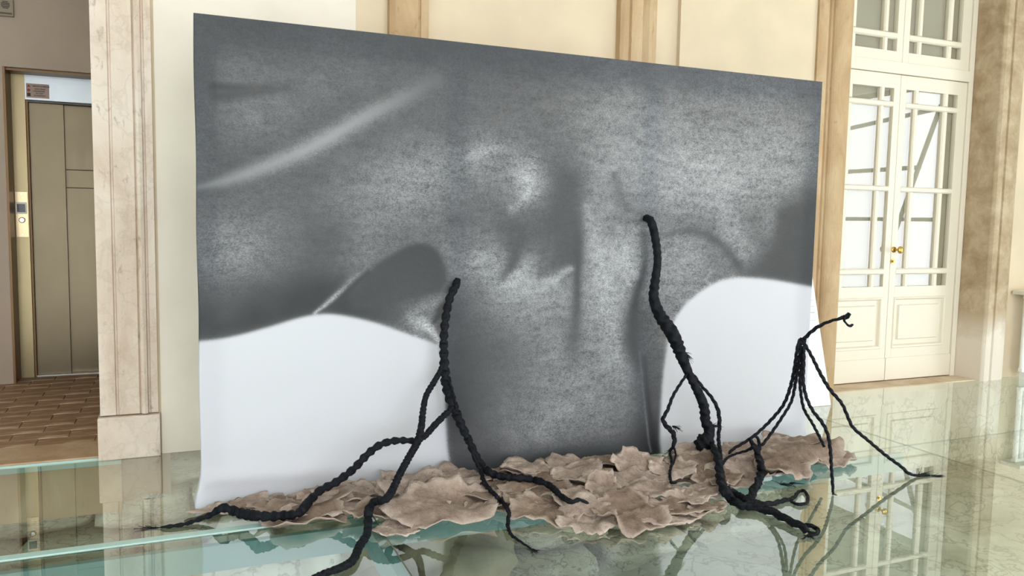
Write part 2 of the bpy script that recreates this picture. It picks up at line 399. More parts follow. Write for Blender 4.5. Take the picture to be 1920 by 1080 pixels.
prism('jamb_stone', [(6.272, 4.90), (6.268, 4.555), (6.272, 4.545), (6.285, 4.53), (6.31, 4.528), (6.355, 4.535), (6.362, 4.552), (6.375, 4.552), (6.382, 4.535), (6.47, 4.535), (6.50, 4.54), (6.555, 4.56), (6.555, 4.90)], 0.0, 3.9, WORN, t6)
struct(box('trim_7', 4.30, 6.56, 4.54, 4.9, 3.9, 4.25, JAMB), 'travertine lintel over the glazed door')

# ------------------------------------------------------------------ glazed double door
DY = 4.83
door = struct(empty('door_1', (5.44, DY, 0)), 'ivory glazed double door with transom lights')
INV_D = Matrix.Translation((-5.44, -DY, 0))
def dpart(o, parent=None):
    o.parent = parent or door; o.matrix_parent_inverse = INV_D; return o
def leaf_empty(name):
    e = bpy.data.objects.new(name, None); C.objects.link(e); e.parent = door; e.location = (0, 0, 0); return e
dpart(box('door_frame', 6.215, 6.268, DY-0.035, DY+0.07, 0.0, 3.9, DOORW, None, 0.004))
dpart(box('door_frame', 4.614, 4.665, DY-0.035, DY+0.07, 0.0, 3.9, DOORW, None, 0.004))
dpart(box('transom_bar', 4.665, 6.215, DY-0.045, DY+0.06, 2.53, 2.622, DOORW, None, 0.006))
bars_x = lambda m: [m*0.067, m*0.170, m*0.212, m*0.507, m*0.556, m*0.672, m*0.765]
def muntin(leaf, x0, x1, z0, z1, vertical):
    """bar with a proud chamfered bead"""
    t = 0.012
    if vertical:
        xm = (x0+x1)/2; hw = (x1-x0)/2
        pr = [(xm-hw, DY+0.02), (xm-hw, DY-0.012), (xm-hw*0.6, DY-0.024), (xm+hw*0.6, DY-0.024), (xm+hw, DY-0.012), (xm+hw, DY+0.02)]
        o = prism('muntin', pr, z0, z1, DOORW)
    else:
        zm = (z0+z1)/2; hw = (z1-z0)/2
        pr = [(DY+0.0195, zm-hw), (DY-0.012, zm-hw), (DY-0.0235, zm-hw*0.6), (DY-0.0235, zm+hw*0.6), (DY-0.012, zm+hw), (DY+0.0195, zm+hw)]
        n = 6; v = [(x0, y, z) for y, z in pr] + [(x1, y, z) for y, z in pr]
        bm = bmesh.new(); bv = [bm.verts.new(p) for p in v]
        for i in range(n): bm.faces.new([bv[i], bv[(i+1) % n], bv[n+(i+1) % n], bv[n+i]])
        bm.faces.new(bv[:n]); bm.faces.new(bv[n:])
        o = from_bm('muntin', bm, DOORW)
    dpart(o, leaf)
def panelled(leaf, x0, x1, z0, z1):
    bm = bmesh.new()   # nested raised moulding: outer frame, sunk field, raised inner field
    steps = [(0.0, DY-0.012), (0.012, DY-0.030), (0.026, DY-0.026), (0.036, DY-0.004), (0.075, DY-0.004), (0.083, DY-0.020), (0.09, DY-0.020)]
    rings = []
    for o_, y in steps:
        rings.append([bm.verts.new(p) for p in ((x0+o_, y, z0+o_), (x1-o_, y, z0+o_), (x1-o_, y, z1-o_), (x0+o_, y, z1-o_))])
    for a, b in zip(rings[:-1], rings[1:]):
        for i in range(4): bm.faces.new([a[i], a[(i+1) % 4], b[(i+1) % 4], b[i]])
    bm.faces.new(rings[-1])
    dpart(from_bm('raised_panel', bm, DOORW), leaf)
def glazing(leaf, xs, zs, xo, zo):
    """xs, zs: pane spans; xo, zo: outer span of the glazed field"""
    for a, b in xs:
        for c, d in zs:
            pn = dpart(box('pane', a-0.004, b+0.004, DY-0.003, DY+0.003, c-0.004, d+0.004, PANE), leaf)
            pn.data.materials.append(GL_CLEAR)
            for pf in pn.data.polygons: pf.material_index = 0 if pf.normal.y < -0.5 else 1
    for (a0, a1), (b0, b1) in zip(xs[:-1], xs[1:]):
        for c, d in zs: muntin(leaf, a1, b0, c, d, True)
    for (c0, c1), (d0, d1) in zip(zs[:-1], zs[1:]): muntin(leaf, xo[0], xo[1], c1, d0, False)
for m in (1, -1):
    X = lambda q: 5.44 + m*q
    def sp(a, b): return (min(X(a), X(b)), max(X(a), X(b)))
    leaf = leaf_empty('door_leaf')
    xs = sorted([sp(0.068, 0.168), sp(0.212, 0.508), sp(0.560, 0.668)])
    zs = [(0.800, 0.900), (0.950, 1.584), (1.628, 2.266), (2.312, 2.416)]
    xo = sp(0.068, 0.668)
    y0, y1 = DY-0.022, DY+0.022
    dpart(box('stile', *sp(0.002, 0.068), y0, y1, 0.012, 2.526, DOORW, None, 0.003), leaf)
    dpart(box('stile', *sp(0.668, 0.772), y0, y1, 0.012, 2.526, DOORW, None, 0.003), leaf)
    dpart(box('rail', *xo, y0, y1, 2.416, 2.526, DOORW), leaf)
    dpart(box('rail', *xo, y0, y1, 0.712, 0.800, DOORW), leaf)
    dpart(box('rail', *xo, y0, y1, 0.200, 0.280, DOORW), leaf)
    dpart(box('kick_board', *sp(0.003, 0.771), y0-0.010, y0, 0.012, 0.200, DOORW, None, 0.003), leaf)
    dpart(box('rail', *xo, y0, y1, 0.012, 0.200, DOORW), leaf)
    panelled(leaf, xo[0]-0.012, xo[1]+0.012, 0.272, 0.720)
    glazing(leaf, xs, zs, xo, None)
    tl = leaf_empty('transom_light')
    zt = [(2.708, 2.806), (2.856, 3.56)]
    dpart(box('stile', *sp(0.002, 0.068), y0, y1, 2.624, 3.75, DOORW, None, 0.003), tl)
    dpart(box('stile', *sp(0.668, 0.772), y0, y1, 2.624, 3.75, DOORW, None, 0.003), tl)
    dpart(box('rail', *xo, y0, y1, 2.624, 2.708, DOORW), tl)
    dpart(box('rail', *xo, y0, y1, 3.56, 3.75, DOORW), tl)
    glazing(tl, xs, zt, xo, None)
dpart(box('head_frame', 4.665, 6.215, DY-0.03, DY+0.06, 3.752, 3.898, DOORW))
# brass knob and lock on the meeting stile
kb = bmesh.new(); kx, kz = 5.468, 1.107
cyl(kb, (kx, DY-0.022, kz), (kx, DY-0.028, kz), 0.024, 24); cyl(kb, (kx, DY-0.027, kz), (kx, DY-0.075, kz), 0.009, 16)
bmesh.ops.create_uvsphere(kb, u_segments=20, v_segments=12, radius=0.03, matrix=Matrix.Translation((kx, DY-0.09, kz)) @ Matrix.Diagonal((1, 0.62, 1, 1)))
o = dpart(from_bm('knob', kb, BRASS, smooth=True)); o['label'] = 'polished brass knob'
kb = bmesh.new(); cyl(kb, (kx-0.004, DY-0.022, 1.010), (kx-0.004, DY-0.030, 1.010), 0.022, 24); cyl(kb, (kx-0.004, DY-0.03, 1.010), (kx-0.004, DY-0.042, 1.010), 0.011, 16)
o = dpart(from_bm('lock_cylinder', kb, BRASS, smooth=False)); o['label'] = 'round brass lock escutcheon'
# curtains hung behind the panes
CURT = m_plain('grey_beige_blind', (160, 154, 134), 0.9)
for i, (a, b, z0, z1, lab) in enumerate(((4.67, 5.43, 0.72, 2.50, 'plain beige blind behind the left door leaf'), (5.45, 6.21, 0.72, 2.50, 'plain beige blind behind the right door leaf'), (4.67, 6.21, 2.64, 3.74, 'plain beige blind behind the transom lights'))):
    tag(box('blind', a, b, DY+0.026, DY+0.030, z0, z1, CURT), lab, 'blind', 'blinds behind the glazed door')
struct(box('wall_door_backing', 4.4, 6.5, 5.3, 5.4, 0, 4.2, GREYPL))
struct(box('trim_8', 4.614, 6.272, 4.60, 5.0, -0.05, 0.004, m_stone('door_sill_stone', (176, 150, 120), (200, 178, 150), (214, 196, 170), 0.3)), 'stone sill under the glazed door')

# ------------------------------------------------------------------ glass floor over the excavation
floor = struct(empty('floor'), 'glass floor panels over the excavation')
XJ = [-6.0, -2.47, 0.762, 3.99, 7.22, 10.2]
YJ = [-5.2, -2.4, 0.6, 3.33, 4.585]
GT = 0.035
def glass_panel(x0, x1, y0, y1):
    v = [(x0, y0, 0), (x1, y0, 0), (x1, y1, 0), (x0, y1, 0), (x0, y0, -GT), (x1, y0, -GT), (x1, y1, -GT), (x0, y1, -GT)]
    f = [(0, 1, 2, 3), (7, 6, 5, 4), (0, 4, 5, 1), (1, 5, 6, 2), (2, 6, 7, 3), (3, 7, 4, 0)]
    me = bpy.data.meshes.new('glass_panel'); me.from_pydata(v, [], f); me.update()
    for m_ in (GL_TOP, GL_UNDER, GL_EDGE): me.materials.append(m_)
    for i, p in enumerate(me.polygons): p.material_index = 0 if i == 0 else 1
    o = bpy.data.objects.new('glass_panel', me); C.objects.link(o); o.parent = floor; return o
for i in range(len(XJ)-1):
    for j in range(len(YJ)-1):
        gx, gy = 0.003, 0.003
        glass_panel(XJ[i]+gx, XJ[i+1]-gx, YJ[j]+gy, YJ[j+1]-gy)
SIL = m_plain('joint_silicone', (104, 112, 100), 0.5)
for x in XJ[1:-1]:
    for j in range(len(YJ)-1): box('joint_seal', x-0.0029, x+0.0029, YJ[j]+0.003, YJ[j+1]-0.003, -0.007, -0.002, SIL, floor)
for y in YJ[1:-1]: box('joint_seal', XJ[0], XJ[-1], y-0.0029, y+0.0029, -0.008, -0.003, SIL, floor)
FROST = Mat('frosted_beam_glass'); FROST = FROST.done(FROST.node('MixShader', {0: 0.45, 1: FROST.pbr(lin((160, 192, 190)), 0.35), 2: FROST.node('BsdfTranslucent', {'Color': (*lin((150, 196, 192)), 1)}).outputs[0]}).outputs[0])
# glass fins that carry the panels
box('glass_beam', XJ[0]+0.1, 3.95, 3.315, 3.345, -0.15, -GT-0.006, FROST, floor)
for x in (0.762,):
    for j in range(2, len(YJ)-1): box('glass_beam', x-0.025, x+0.025, YJ[j]+0.04, YJ[j+1]-0.04, -0.16, -GT-0.006, FROST, floor)
box('joint_cover', XJ[0], 0.45, 3.34, 3.385, -0.004, 0.0035, GL_EDGE, floor)
box('edge_strip', XJ[0], -0.30, 4.587, 4.598, -GT, 0.006, GL_EDGE, floor)

# excavation below the glass
SOIL = m_stone('pale_excavated_ground', (170, 164, 146), (204, 198, 182), (226, 222, 210), 0.6, 0.9, 0.7)
RUIN = m_stone('excavated_masonry', (150, 138, 116), (190, 180, 158), (214, 206, 188), 1.0, 1.0, 0.8)
RUIN2 = m_stone('dark_excavated_rock', (112, 106, 84), (148, 138, 112), (180, 168, 142), 0.6, 0.6)
nx, ny = 110, 90
xs_ = np.linspace(-6.2, 10.3, nx); ys_ = np.linspace(-5.3, 5.0, ny)
gv = []
for y in ys_:
    for x in xs_:
        h = 0.16*mnoise.noise(Vector((x*0.7, y*0.7, 0))) + 0.07*mnoise.noise(Vector((x*2.3, y*2.3, 4))) + 0.03*mnoise.noise(Vector((x*6, y*6, 9)))
        gv.append((x, y, -0.92 + h))
gf = [(j*nx+i, j*nx+i+1, (j+1)*nx+i+1, (j+1)*nx+i) for j in range(ny-1) for i in range(nx-1)]
ground = struct(pydata('ground', gv, gf, SOIL, None, True), 'pale excavated ground under the glass floor')
def rock_mesh(name, sx, sy, sz, seed, mat, rough=0.16, sub=3, boxy=0.35):
    bm = bmesh.new(); bmesh.ops.create_icosphere(bm, subdivisions=sub, radius=1.0)
    for p in bm.verts:
        d = p.co.normalized(); mx = max(abs(d.x), abs(d.y), abs(d.z))
        q = d*(1-boxy) + d/mx*boxy*0.9
        n = mnoise.noise(d*1.3 + Vector((seed, 0, 0))) + 0.5*mnoise.noise(d*3.1 + Vector((0, seed, 0)))
        q = q*(1 + rough*n)
        p.co = Vector((q.x*sx, q.y*sy, q.z*sz))
    me = bpy.data.meshes.new(name); bm.to_mesh(me); bm.free()
    me.polygons.foreach_set('use_smooth', [True]*len(me.polygons)); me.materials.append(mat); return me
fw = struct(box('wall_foundation', XJ[0], XJ[-1], 5.0, 5.15, -1.3, -0.03, RUIN), 'rough foundation masonry under the glass floor')
stone_ms = [rock_mesh('stone', 0.5, 0.5, 0.5, s*3.7, RUIN, 0.10, 3, 0.92) for s in range(6)]
rr = random.Random(3)
zrow = -0.06
for r, hrow in enumerate((0.16, 0.20, 0.17, 0.22, 0.24)):
    x = -3.2 + rr.uniform(0, 0.3)
    while x < 3.7:
        wdt = rr.uniform(0.28, 0.75)
        o = bpy.data.objects.new('stone', rr.choice(stone_ms)); o.parent = fw; C.objects.link(o)
        o.scale = (wdt*1.04, rr.uniform(0.3, 0.5) + 0.10*r, hrow*1.05); o.location = (x+wdt/2, 4.93 - 0.07*r + rr.uniform(-0.05, 0.05), zrow-hrow/2)
        o.rotation_euler = (rr.uniform(-0.05, 0.05), rr.uniform(-0.04, 0.04), rr.uniform(-0.1, 0.1))
        x += wdt
    zrow -= hrow
bspec = [(-1.6, 3.9, 0.7, 0.35, 0.24, 0), (-0.6, 4.15, 0.55, 0.3, 0.30, 0), (0.35, 4.2, 0.42, 0.3, 0.34, 1), (0.1, 3.6, 0.3, 0.22, 0.16, 0), (1.3, 3.9, 0.5, 0.35, 0.3, 2), (0.9, 4.3, 0.4, 0.25, 0.4, 2), (-2.4, 4.3, 0.5, 0.3, 0.3, 0)]
for i, (x, y, a, b, c, mk) in enumerate(bspec):
    me = rock_mesh('boulder', a, b, c, i*5.3+1, (RUIN, SOIL, RUIN2)[mk], 0.45, 4, 0.5)
    o = bpy.data.objects.new('boulder', me); o.location = (x, y, -0.86 + c*0.55); o.rotation_euler = (0, 0, rr.uniform(-0.5, 0.5)); o.parent = ground; C.objects.link(o)

# ------------------------------------------------------------------ the big printed canvas
CVY, CX0, CX1, CH = 3.70, 0.078, 3.540, 2.143
def poly_dist(P, pts, closed):
    d = np.full(len(P), 1e9); pts = np.array(pts, float); n = len(pts)
    for i in range(n if closed else n-1):
        a, b = pts[i], pts[(i+1) % n]; ab = b-a; L2 = max(ab@ab, 1e-9)
        t = np.clip(((P-a)@ab)/L2, 0, 1); q = a + t[:, None]*ab
        d = np.minimum(d, np.hypot(P[:, 0]-q[:, 0], P[:, 1]-q[:, 1]))
    return d
def poly_in(P, pts):
    pts = np.array(pts, float); n = len(pts); ins = np.zeros(len(P), bool); j = n-1
    for i in range(n):
        xi, yi = pts[i]; xj, yj = pts[j]
        c = ((yi > P[:, 1]) != (yj > P[:, 1])) & (P[:, 0] < (xj-xi)*(P[:, 1]-yi)/(yj-yi+1e-12)+xi)
        ins ^= c; j = i
    return ins
def catmull(pts, n=8):
    pts = [np.array(p, float) for p in pts]; pts = [2*pts[0]-pts[1]] + pts + [2*pts[-1]-pts[-2]]; out = []
    for i in range(1, len(pts)-2):
        p0, p1, p2, p3 = pts[i-1:i+3]
        for k in range(n):
            t = k/n
            out.append(0.5*((2*p1)+(-p0+p2)*t+(2*p0-5*p1+4*p2-p3)*t*t+(-p0+3*p1-3*p2+p3)*t**3))
    out.append(pts[-2]); return out
def stroke(P, pts):
    """nearest (distance, width, value) along a smoothed stroke of (x, y, half width, value)"""
    c = catmull([p[:2] + tuple(p[2:]) for p in pts], 6)
    best = np.full(len(P), 1e9); ww = np.ones(len(P)); vv = np.zeros(len(P))
    for a, b in zip(c[:-1], c[1:]):
        ab = b[:2]-a[:2]; L2 = max(ab@ab, 1e-9); t = np.clip(((P-a[:2])@ab)/L2, 0, 1)
        q = a[:2]+t[:, None]*ab; d = np.hypot(P[:, 0]-q[:, 0], P[:, 1]-q[:, 1])
        k = d < best; best[k] = d[k]; ww[k] = (a[2]+t*(b[2]-a[2]))[k]; vv[k] = (a[3]+t*(b[3]-a[3]))[k]
    return best, ww, vv
TONES = [(380,60,98),(450,70,96),(560,80,98),(700,100,99),(800,110,97),(900,115,98),(1000,125,100),(1100,140,106),(1200,150,108),(1300,160,114),(1400,170,118),(1500,185,112),
 (385,150,98),(390,250,102),(385,320,108),(440,120,108),(440,200,116),(520,130,104),(520,190,116),(600,130,106),(610,165,114),(680,130,106),(690,170,110),(750,150,108),(820,150,108),(920,160,106),(1030,170,108),(1100,180,120),(1150,200,130),(1180,190,132),(1280,200,130),(1340,200,126),(1420,200,130),(1490,215,126),
 (470,240,116),(540,240,112),(620,225,98),(560,262,98),(500,285,98),(430,315,96),(690,190,100),(720,170,102),
 (600,310,102),(500,345,104),(700,262,106),(760,230,106),(660,300,114),(430,360,104),(810,200,106),(810,250,110),
 (920,230,108),(1000,230,112),(1060,240,118),(1130,250,134),(1180,270,142),(1260,270,142),(1330,240,130),(1400,250,134),(1470,250,134),(1500,300,134),
 (800,280,124),(860,262,112),(900,292,140),(930,315,124),(1000,285,112),(1045,310,104),(1070,350,98),(1060,390,98),
 (770,320,138),(830,300,132),(740,350,138),(700,390,128),(850,340,126),(800,370,130),(990,325,158),(985,355,162),(955,360,124),(920,360,118),
 (400,400,108),(470,400,112),(560,390,108),(640,380,122),(625,435,98),(600,465,98),(700,430,122),(760,425,116),(740,450,116),(800,430,116),(840,470,124),(860,420,106),(900,400,110),(950,400,108),(1000,400,106),(960,440,98),(1040,420,100),(1060,450,95),(1075,480,94),(1110,380,140),(1130,330,146),(1160,350,138),(1180,380,124),(1190,400,118),
 (430,440,130),(450,480,132),(400,500,122),(500,480,120),(540,500,110),(520,440,115),(470,520,112),(400,455,124),
 (1110,440,146),(1120,470,156),(1130,500,166),(1140,560,162),(1125,600,146),(1105,540,140),
 (1220,330,146),(1280,330,156),(1330,320,158),(1380,330,154),(1440,330,146),(1490,340,140),(1200,360,140),
 (1250,375,146),(1300,385,146),(1350,385,152),(1375,420,148),(1250,412,124),(1290,408,120),(1330,420,122),
 (1410,405,112),(1408,425,112),(1440,395,136),(1440,430,130),(1400,465,142),(1422,455,116),(1380,475,142),(1370,445,146),
 (1465,390,112),(1470,410,96),(1480,450,92),(1510,490,88),(1505,410,92),(1440,500,98),(1510,360,100),(1450,480,96),(1420,500,104),
 (1280,462,140),(1300,490,148),(1260,500,138),(1330,480,122),(1350,500,118),(1320,520,128),(1290,540,138),(1250,560,130),(1265,590,128),(1360,512,122),
 (1185,430,152),(1170,490,166),(1185,520,160),(1175,560,140),(1160,600,116),(1165,640,100),(1215,600,118),(1215,560,128),(1205,480,140),(1150,440,128),(1155,520,140),
 (870,500,124),(920,480,142),(890,500,140),(900,545,118),(940,505,150),(975,530,160),(955,550,150),(1005,500,138),(1000,545,148),(1040,525,146),(1060,505,112),(1065,540,140),(930,570,130),
 (880,580,106),(855,600,94),(920,610,112),(980,590,138),(1030,575,140),(1060,600,124),(1000,640,126),(950,650,106),(900,660,98),(860,660,90),
 (1110,650,136),(1150,640,150),(1160,690,142),(1130,720,128),(1060,680,138),(1020,670,132),(1000,700,126),(930,720,106),(880,720,92),(850,720,90),(1080,750,134),(1150,770,130),(1175,720,112),(1190,770,112),(1020,770,132),(1000,750,124),(930,760,110),(870,780,84),(900,820,100),(960,830,122),(1020,815,140),(1080,830,114),(1140,825,116),(1190,835,88),(860,840,106),(855,875,98),(910,855,86),(1000,862,84),(1120,855,80),(1060,855,82),
 (1215,680,108),(1228,640,122),(1215,740,94),(1226,800,74),(1218,835,62),(1234,760,92),(1232,700,108),
 (400,560,100),(380,600,86),(450,560,94),(500,550,90),(560,540,84),(600,540,82),(545,575,78),(480,588,80),(430,608,94),(400,625,96),(520,592,92),(640,515,106),(660,490,116),(600,500,98),(380,560,96),(570,575,82),(520,500,112),
 (690,560,86),(650,565,82),(720,530,92),(700,590,88),(740,590,96),(765,600,120),(790,600,150),(830,600,104),(780,562,104),(800,575,124),(815,560,112),(840,570,98),(835,640,100),(850,540,112),(700,470,122),(660,520,112)]
WL = catmull([(368,641),(430,633),(500,615),(560,597),(600,590),(640,592),(700,605),(760,625),(820,646)], 6) + catmull([(820,646),(828,680),(832,730),(835,790),(838,840),(844,885)], 4)
WR = catmull([(1234,880),(1236,800),(1240,720),(1247,660),(1258,610),(1280,575),(1310,548),(1340,530),(1370,522),(1400,521),(1450,526),(1517,538),(1560,545)], 6)
PIT = catmull([(655,565),(680,525),(705,497),(735,477),(762,462),(790,457),(815,466),(830,490),(836,520),(826,545)], 6) + [np.array(p, float) for p in ((790,556),(745,566),(700,580),(660,580))]
STROKES = [  # (points (x, y, half width, target tone))
 [(372,352,4,128),(430,338,9,140),(520,305,13,150),(600,268,14,156),(680,222,13,148),(760,182,12,128),(815,152,10,112)],
 [(400,163,6,86),(440,166,6,90),(500,166,7,100)],
 [(405,182,9,90),(450,178,9,92),(540,165,9,100)],
 [(590,588,3,176),(605,577,4,176),(625,560,4.5,168),(645,541,4.5,150),(665,522,5,132),(692,500,5,122)],
 [(600,588,4,86),(630,568,5,82),(660,538,5,84),(690,512,5,86)],
 [(782,588,9,128),(815,568,6,134),(850,546,4,136)],
 [(775,600,10,150),(800,612,7,190),(815,630,5,205),(824,650,4,190)],
 [(842,566,7,100),(822,590,5,94),(812,604,3,96)],
 [(1082,390,12,98),(1083,450,9,92),(1081,510,6,92),(1080,570,8,98),(1076,630,12,104),(1072,680,14,118)],
 [(975,450,12,98),(966,478,9,98),(958,500,8,100),(942,520,6,108)],
 [(1035,455,11,104),(1022,490,9,112),(1012,515,6,118)],
 [(865,470,8,120),(885,500,8,142),(900,480,8,144)],
 [(1100,390,10,142),(1112,440,13,152),(1124,490,15,166),(1134,545,15,168),(1146,610,14,158),(1156,670,14,146),(1162,740,14,130)],
 [(1160,430,8,150),(1168,480,9,168),(1176,520,8,164),(1172,560,7,140)],
 [(1245,442,5,116),(1270,434,6,112),(1300,434,7,104),(1330,445,8,100),(1358,468,8,100),(1380,496,8,98),(1388,514,6,100)],
 [(1206,440,6,118),(1208,480,6,112),(1204,515,6,98),(1194,545,7,92),(1186,585,10,90),(1184,640,12,88),(1196,690,10,98)],  # upper part paints the rope's cast shadow, lower part is the printed crease
 [(1150,330,7,120),(1165,380,9,118),(1175,420,8,130)],
 [(1197,660,1.4,108),(1201,700,1.4,116),(1207,760,1.5,124),(1212,805,1.5,124),(1216,845,1.5,116)],
 [(1206,670,4,92),(1212,740,4,84),(1220,800,4,70),(1224,840,4,58)],
 [(1330,534,3,150),(1322,526,3,140),(1330,510,4,134)],
 [(880,292,7,150),(905,286,7,158),(935,278,7,140)],
 [(960,390,8,140),(985,365,9,164),(985,325,9,164),(1000,300,8,140)],
 [(940,540,7,160),(965,520,8,166),(985,505,7,160)],
 [(1020,535,7,158),(1045,520,7,160),(1068,505,5,150)],
]
SOFT = [  # soft dark fields: outline, tone, softness
 ([(1456,396),(1478,386),(1560,374),(1560,560),(1517,541),(1450,528),(1396,520),(1388,512),(1420,497),(1442,470),(1452,440)], 91, 5),
 ([(1038,325),(1078,320),(1090,380),(1086,450),(1083,505),(1060,505),(1022,512),(1014,498),(1034,440),(1034,380)], 96, 7),
 ([(930,425),(985,420),(975,470),(962,505),(945,522),(950,480)], 100, 6),
 ([(500,585),(560,560),(610,535),(640,520),(600,575),(575,592),(480,612),(400,628),(400,610)], 80, 9)]
FOLDS = [  # cloth relief: (points (x, y, half width px, height m))
 [(380,905,14,0.014),(430,893,16,0.020),(560,884,18,0.018),(700,874,18,0.012),(840,858,14,0.006)],
 [(385,925,9,-0.004),(430,880,12,-0.004),(470,850,14,0.0)],
 [(440,700,38,0.003),(600,672,34,0.006),(740,650,30,0.004)],
 [(560,740,40,0.002),(700,700,36,0.004),(800,690,24,0.002)],
 [(376,352,10,0.006),(520,305,16,0.009),(680,222,16,0.007),(800,160,12,0.002)],
 [(400,172,7,-0.004),(520,165,8,-0.003)],
 [(390,230,14,0.004),(600,180,18,0.004)],
 [(1260,815,16,0.010),(1380,800,18,0.012),(1500,790,16,0.008)],
 [(1500,165,8,0.003),(1525,210,8,0.004)],
]
def build_cloth():
    step = 0.0052; wrap = 0.045
    us = np.concatenate([[-wrap, -wrap*0.5, -0.004], np.arange(0, CX1-CX0, step), [CX1-CX0, CX1-CX0+0.004, CX1-CX0+wrap*0.5, CX1-CX0+wrap]])
    vs = np.concatenate([np.arange(0, CH, step), [CH, CH+0.004, CH+wrap*0.5, CH+wrap]])
    U, V = np.meshgrid(us, vs); U = U.ravel(); V = V.ravel()
    uc = np.clip(U, 0, CX1-CX0); vc = np.clip(V, 0, CH)
    ob = np.maximum(np.maximum(-U, U-(CX1-CX0)), np.maximum(V-CH, 0))
    x = CX0+uc + 0.003*np.sign(U-uc)*(ob > 0.003); z = vc + 0.003*((V-vc) > 0.003)
    W = np.stack([x, np.full_like(x, CVY), z-EYE], 1)
    q = W @ RW                      # world -> camera
    P = np.stack([CX+F_PX*q[:, 0]/q[:, 2], CY+F_PX*q[:, 1]/q[:, 2]], 1)
    # tone of the print
    T = np.array(TONES, float); XY = T[:, :2]/100.0; nT = len(T)
    D = np.hypot(XY[:, None, 0]-XY[None, :, 0], XY[:, None, 1]-XY[None, :, 1])
    A = np.zeros((nT+3, nT+3)); A[:nT, :nT] = -D + 0.05*np.eye(nT)
    A[:nT, nT:] = np.c_[np.ones(nT), XY]; A[nT:, :nT] = A[:nT, nT:].T
    sol = np.linalg.solve(A, np.r_[T[:, 2], 0, 0, 0]); Pn = P/100.0
    L = sol[nT] + Pn[:, 0]*sol[nT+1] + Pn[:, 1]*sol[nT+2]
    for i in range(nT): L -= sol[i]*np.hypot(Pn[:, 0]-XY[i, 0], Pn[:, 1]-XY[i, 1])
    L = np.clip(L, 55, 185)
    for pol, tone, soft in SOFT:
        k = poly_in(P, pol); dd = poly_dist(P, pol, True)*np.where(k, 1, -1); a = 0.85/(1+np.exp(-dd/soft)); L = L*(1-a)+tone*a
    k = poly_in(P, PIT); dd = poly_dist(P, PIT, True)*np.where(k, 1, -1)
    a = 1/(1+np.exp(-dd/2.4)); tone = 84 + 8*np.clip((P[:, 1]-500)/80, -1, 1)
    L = L*(1-a) + (0.25*np.minimum(L, 100)+0.75*tone)*a
    for s in STROKES:
        d, ww, vv = stroke(P, s); a = np.exp(-(d/(ww*1.35))**2)*0.92; L = L*(1-a)+vv*a
    # white cut-outs
    PL = list(WL)+[np.array((845., 990.)), np.array((330., 990.)), np.array((330., 641.))]
    PR = list(WR)+[np.array((1560., 980.)), np.array((1234., 980.))]
    m = np.zeros(len(P)); edge = np.full(len(P), 1e9)
    for pol, open_ in ((PL, WL), (PR, WR)):
        ins = poly_in(P, pol); d = poly_dist(P, open_, False); edge = np.minimum(edge, d)
        m = np.maximum(m, 1/(1+np.exp(-np.where(ins, d, -d)/1.3)))
    L = L + 26*np.exp(-edge/4.0)*(1-m)
    L = np.clip(113 + (L-108)*1.22, 50, 205)          # the press print is contrasty
    lum = np.where(L/255 <= 0.04045, L/255/12.92, ((L/255+0.055)/1.055)**2.4)
    white = 0.80
    refl = np.clip(lum/0.775*white, 0.02, 0.8)
    col = np.stack([refl*0.97, refl*0.99, refl*1.05], 1)*(1-m)[:, None] + np.array([0.84, 0.855, 0.925])[None]*m[:, None]
    grain = np.clip((L-84)/60, 0.10, 1.0)*(1-m)
    grain *= 1-0.9*np.exp(-(stroke(P, STROKES[0])[0]/16)**2)
    # cloth relief
    h = np.zeros(len(P))
    for s in FOLDS:
        d, ww, vv = stroke(P, s); h += vv*np.exp(-(d/ww)**2)
    h += 0.002*np.sin(P[:, 0]*0.013+P[:, 1]*0.007)
    h = h*np.clip((x-CX0)/0.03, 0, 1)*np.clip((CX1-x)/0.03, 0, 1)*np.clip((CH-z)/0.03, 0, 1)
    # loose bottom-left corner and hem
    c1 = np.exp(-((x-CX0)/0.05)**2-(z/0.10)**2)
    y = CVY-0.010-np.maximum(h, -0.006)-0.03*c1-0.016*np.exp(-(z/0.05)**2)
    x = x-0.028*c1 + 0.002*np.sin(z*9.0)*np.exp(-((x-CX0)/0.02)**2)
    y = np.where(ob > 0.003, CVY-0.010+ob, y)
    nU, nV = len(us), len(vs)
    me = bpy.data.meshes.new('printed_fabric')
    idx = np.arange(nU*nV).reshape(nV, nU)
    F = np.stack([idx[:-1, :-1], idx[:-1, 1:], idx[1:, 1:], idx[1:, :-1]], -1).reshape(-1, 4)
    me.vertices.add(nU*nV); me.vertices.foreach_set('co', np.stack([x, y, z+0.002], 1).astype(np.float32).ravel())
    me.loops.add(F.size); me.loops.foreach_set('vertex_index', F.ravel().astype(np.int32))
    me.polygons.add(len(F)); me.polygons.foreach_set('loop_start', np.arange(0, F.size, 4, dtype=np.int32))
    me.polygons.foreach_set('use_smooth', np.ones(len(F), bool)); me.update(calc_edges=True)
    at = me.color_attributes.new('print', 'FLOAT_COLOR', 'POINT')
    at.data.foreach_set('color', np.concatenate([col, np.ones((len(col), 1))], 1).astype(np.float32).ravel())
    ga = me.attributes.new('grain', 'FLOAT', 'POINT'); ga.data.foreach_set('value', grain.astype(np.float32))
    return me
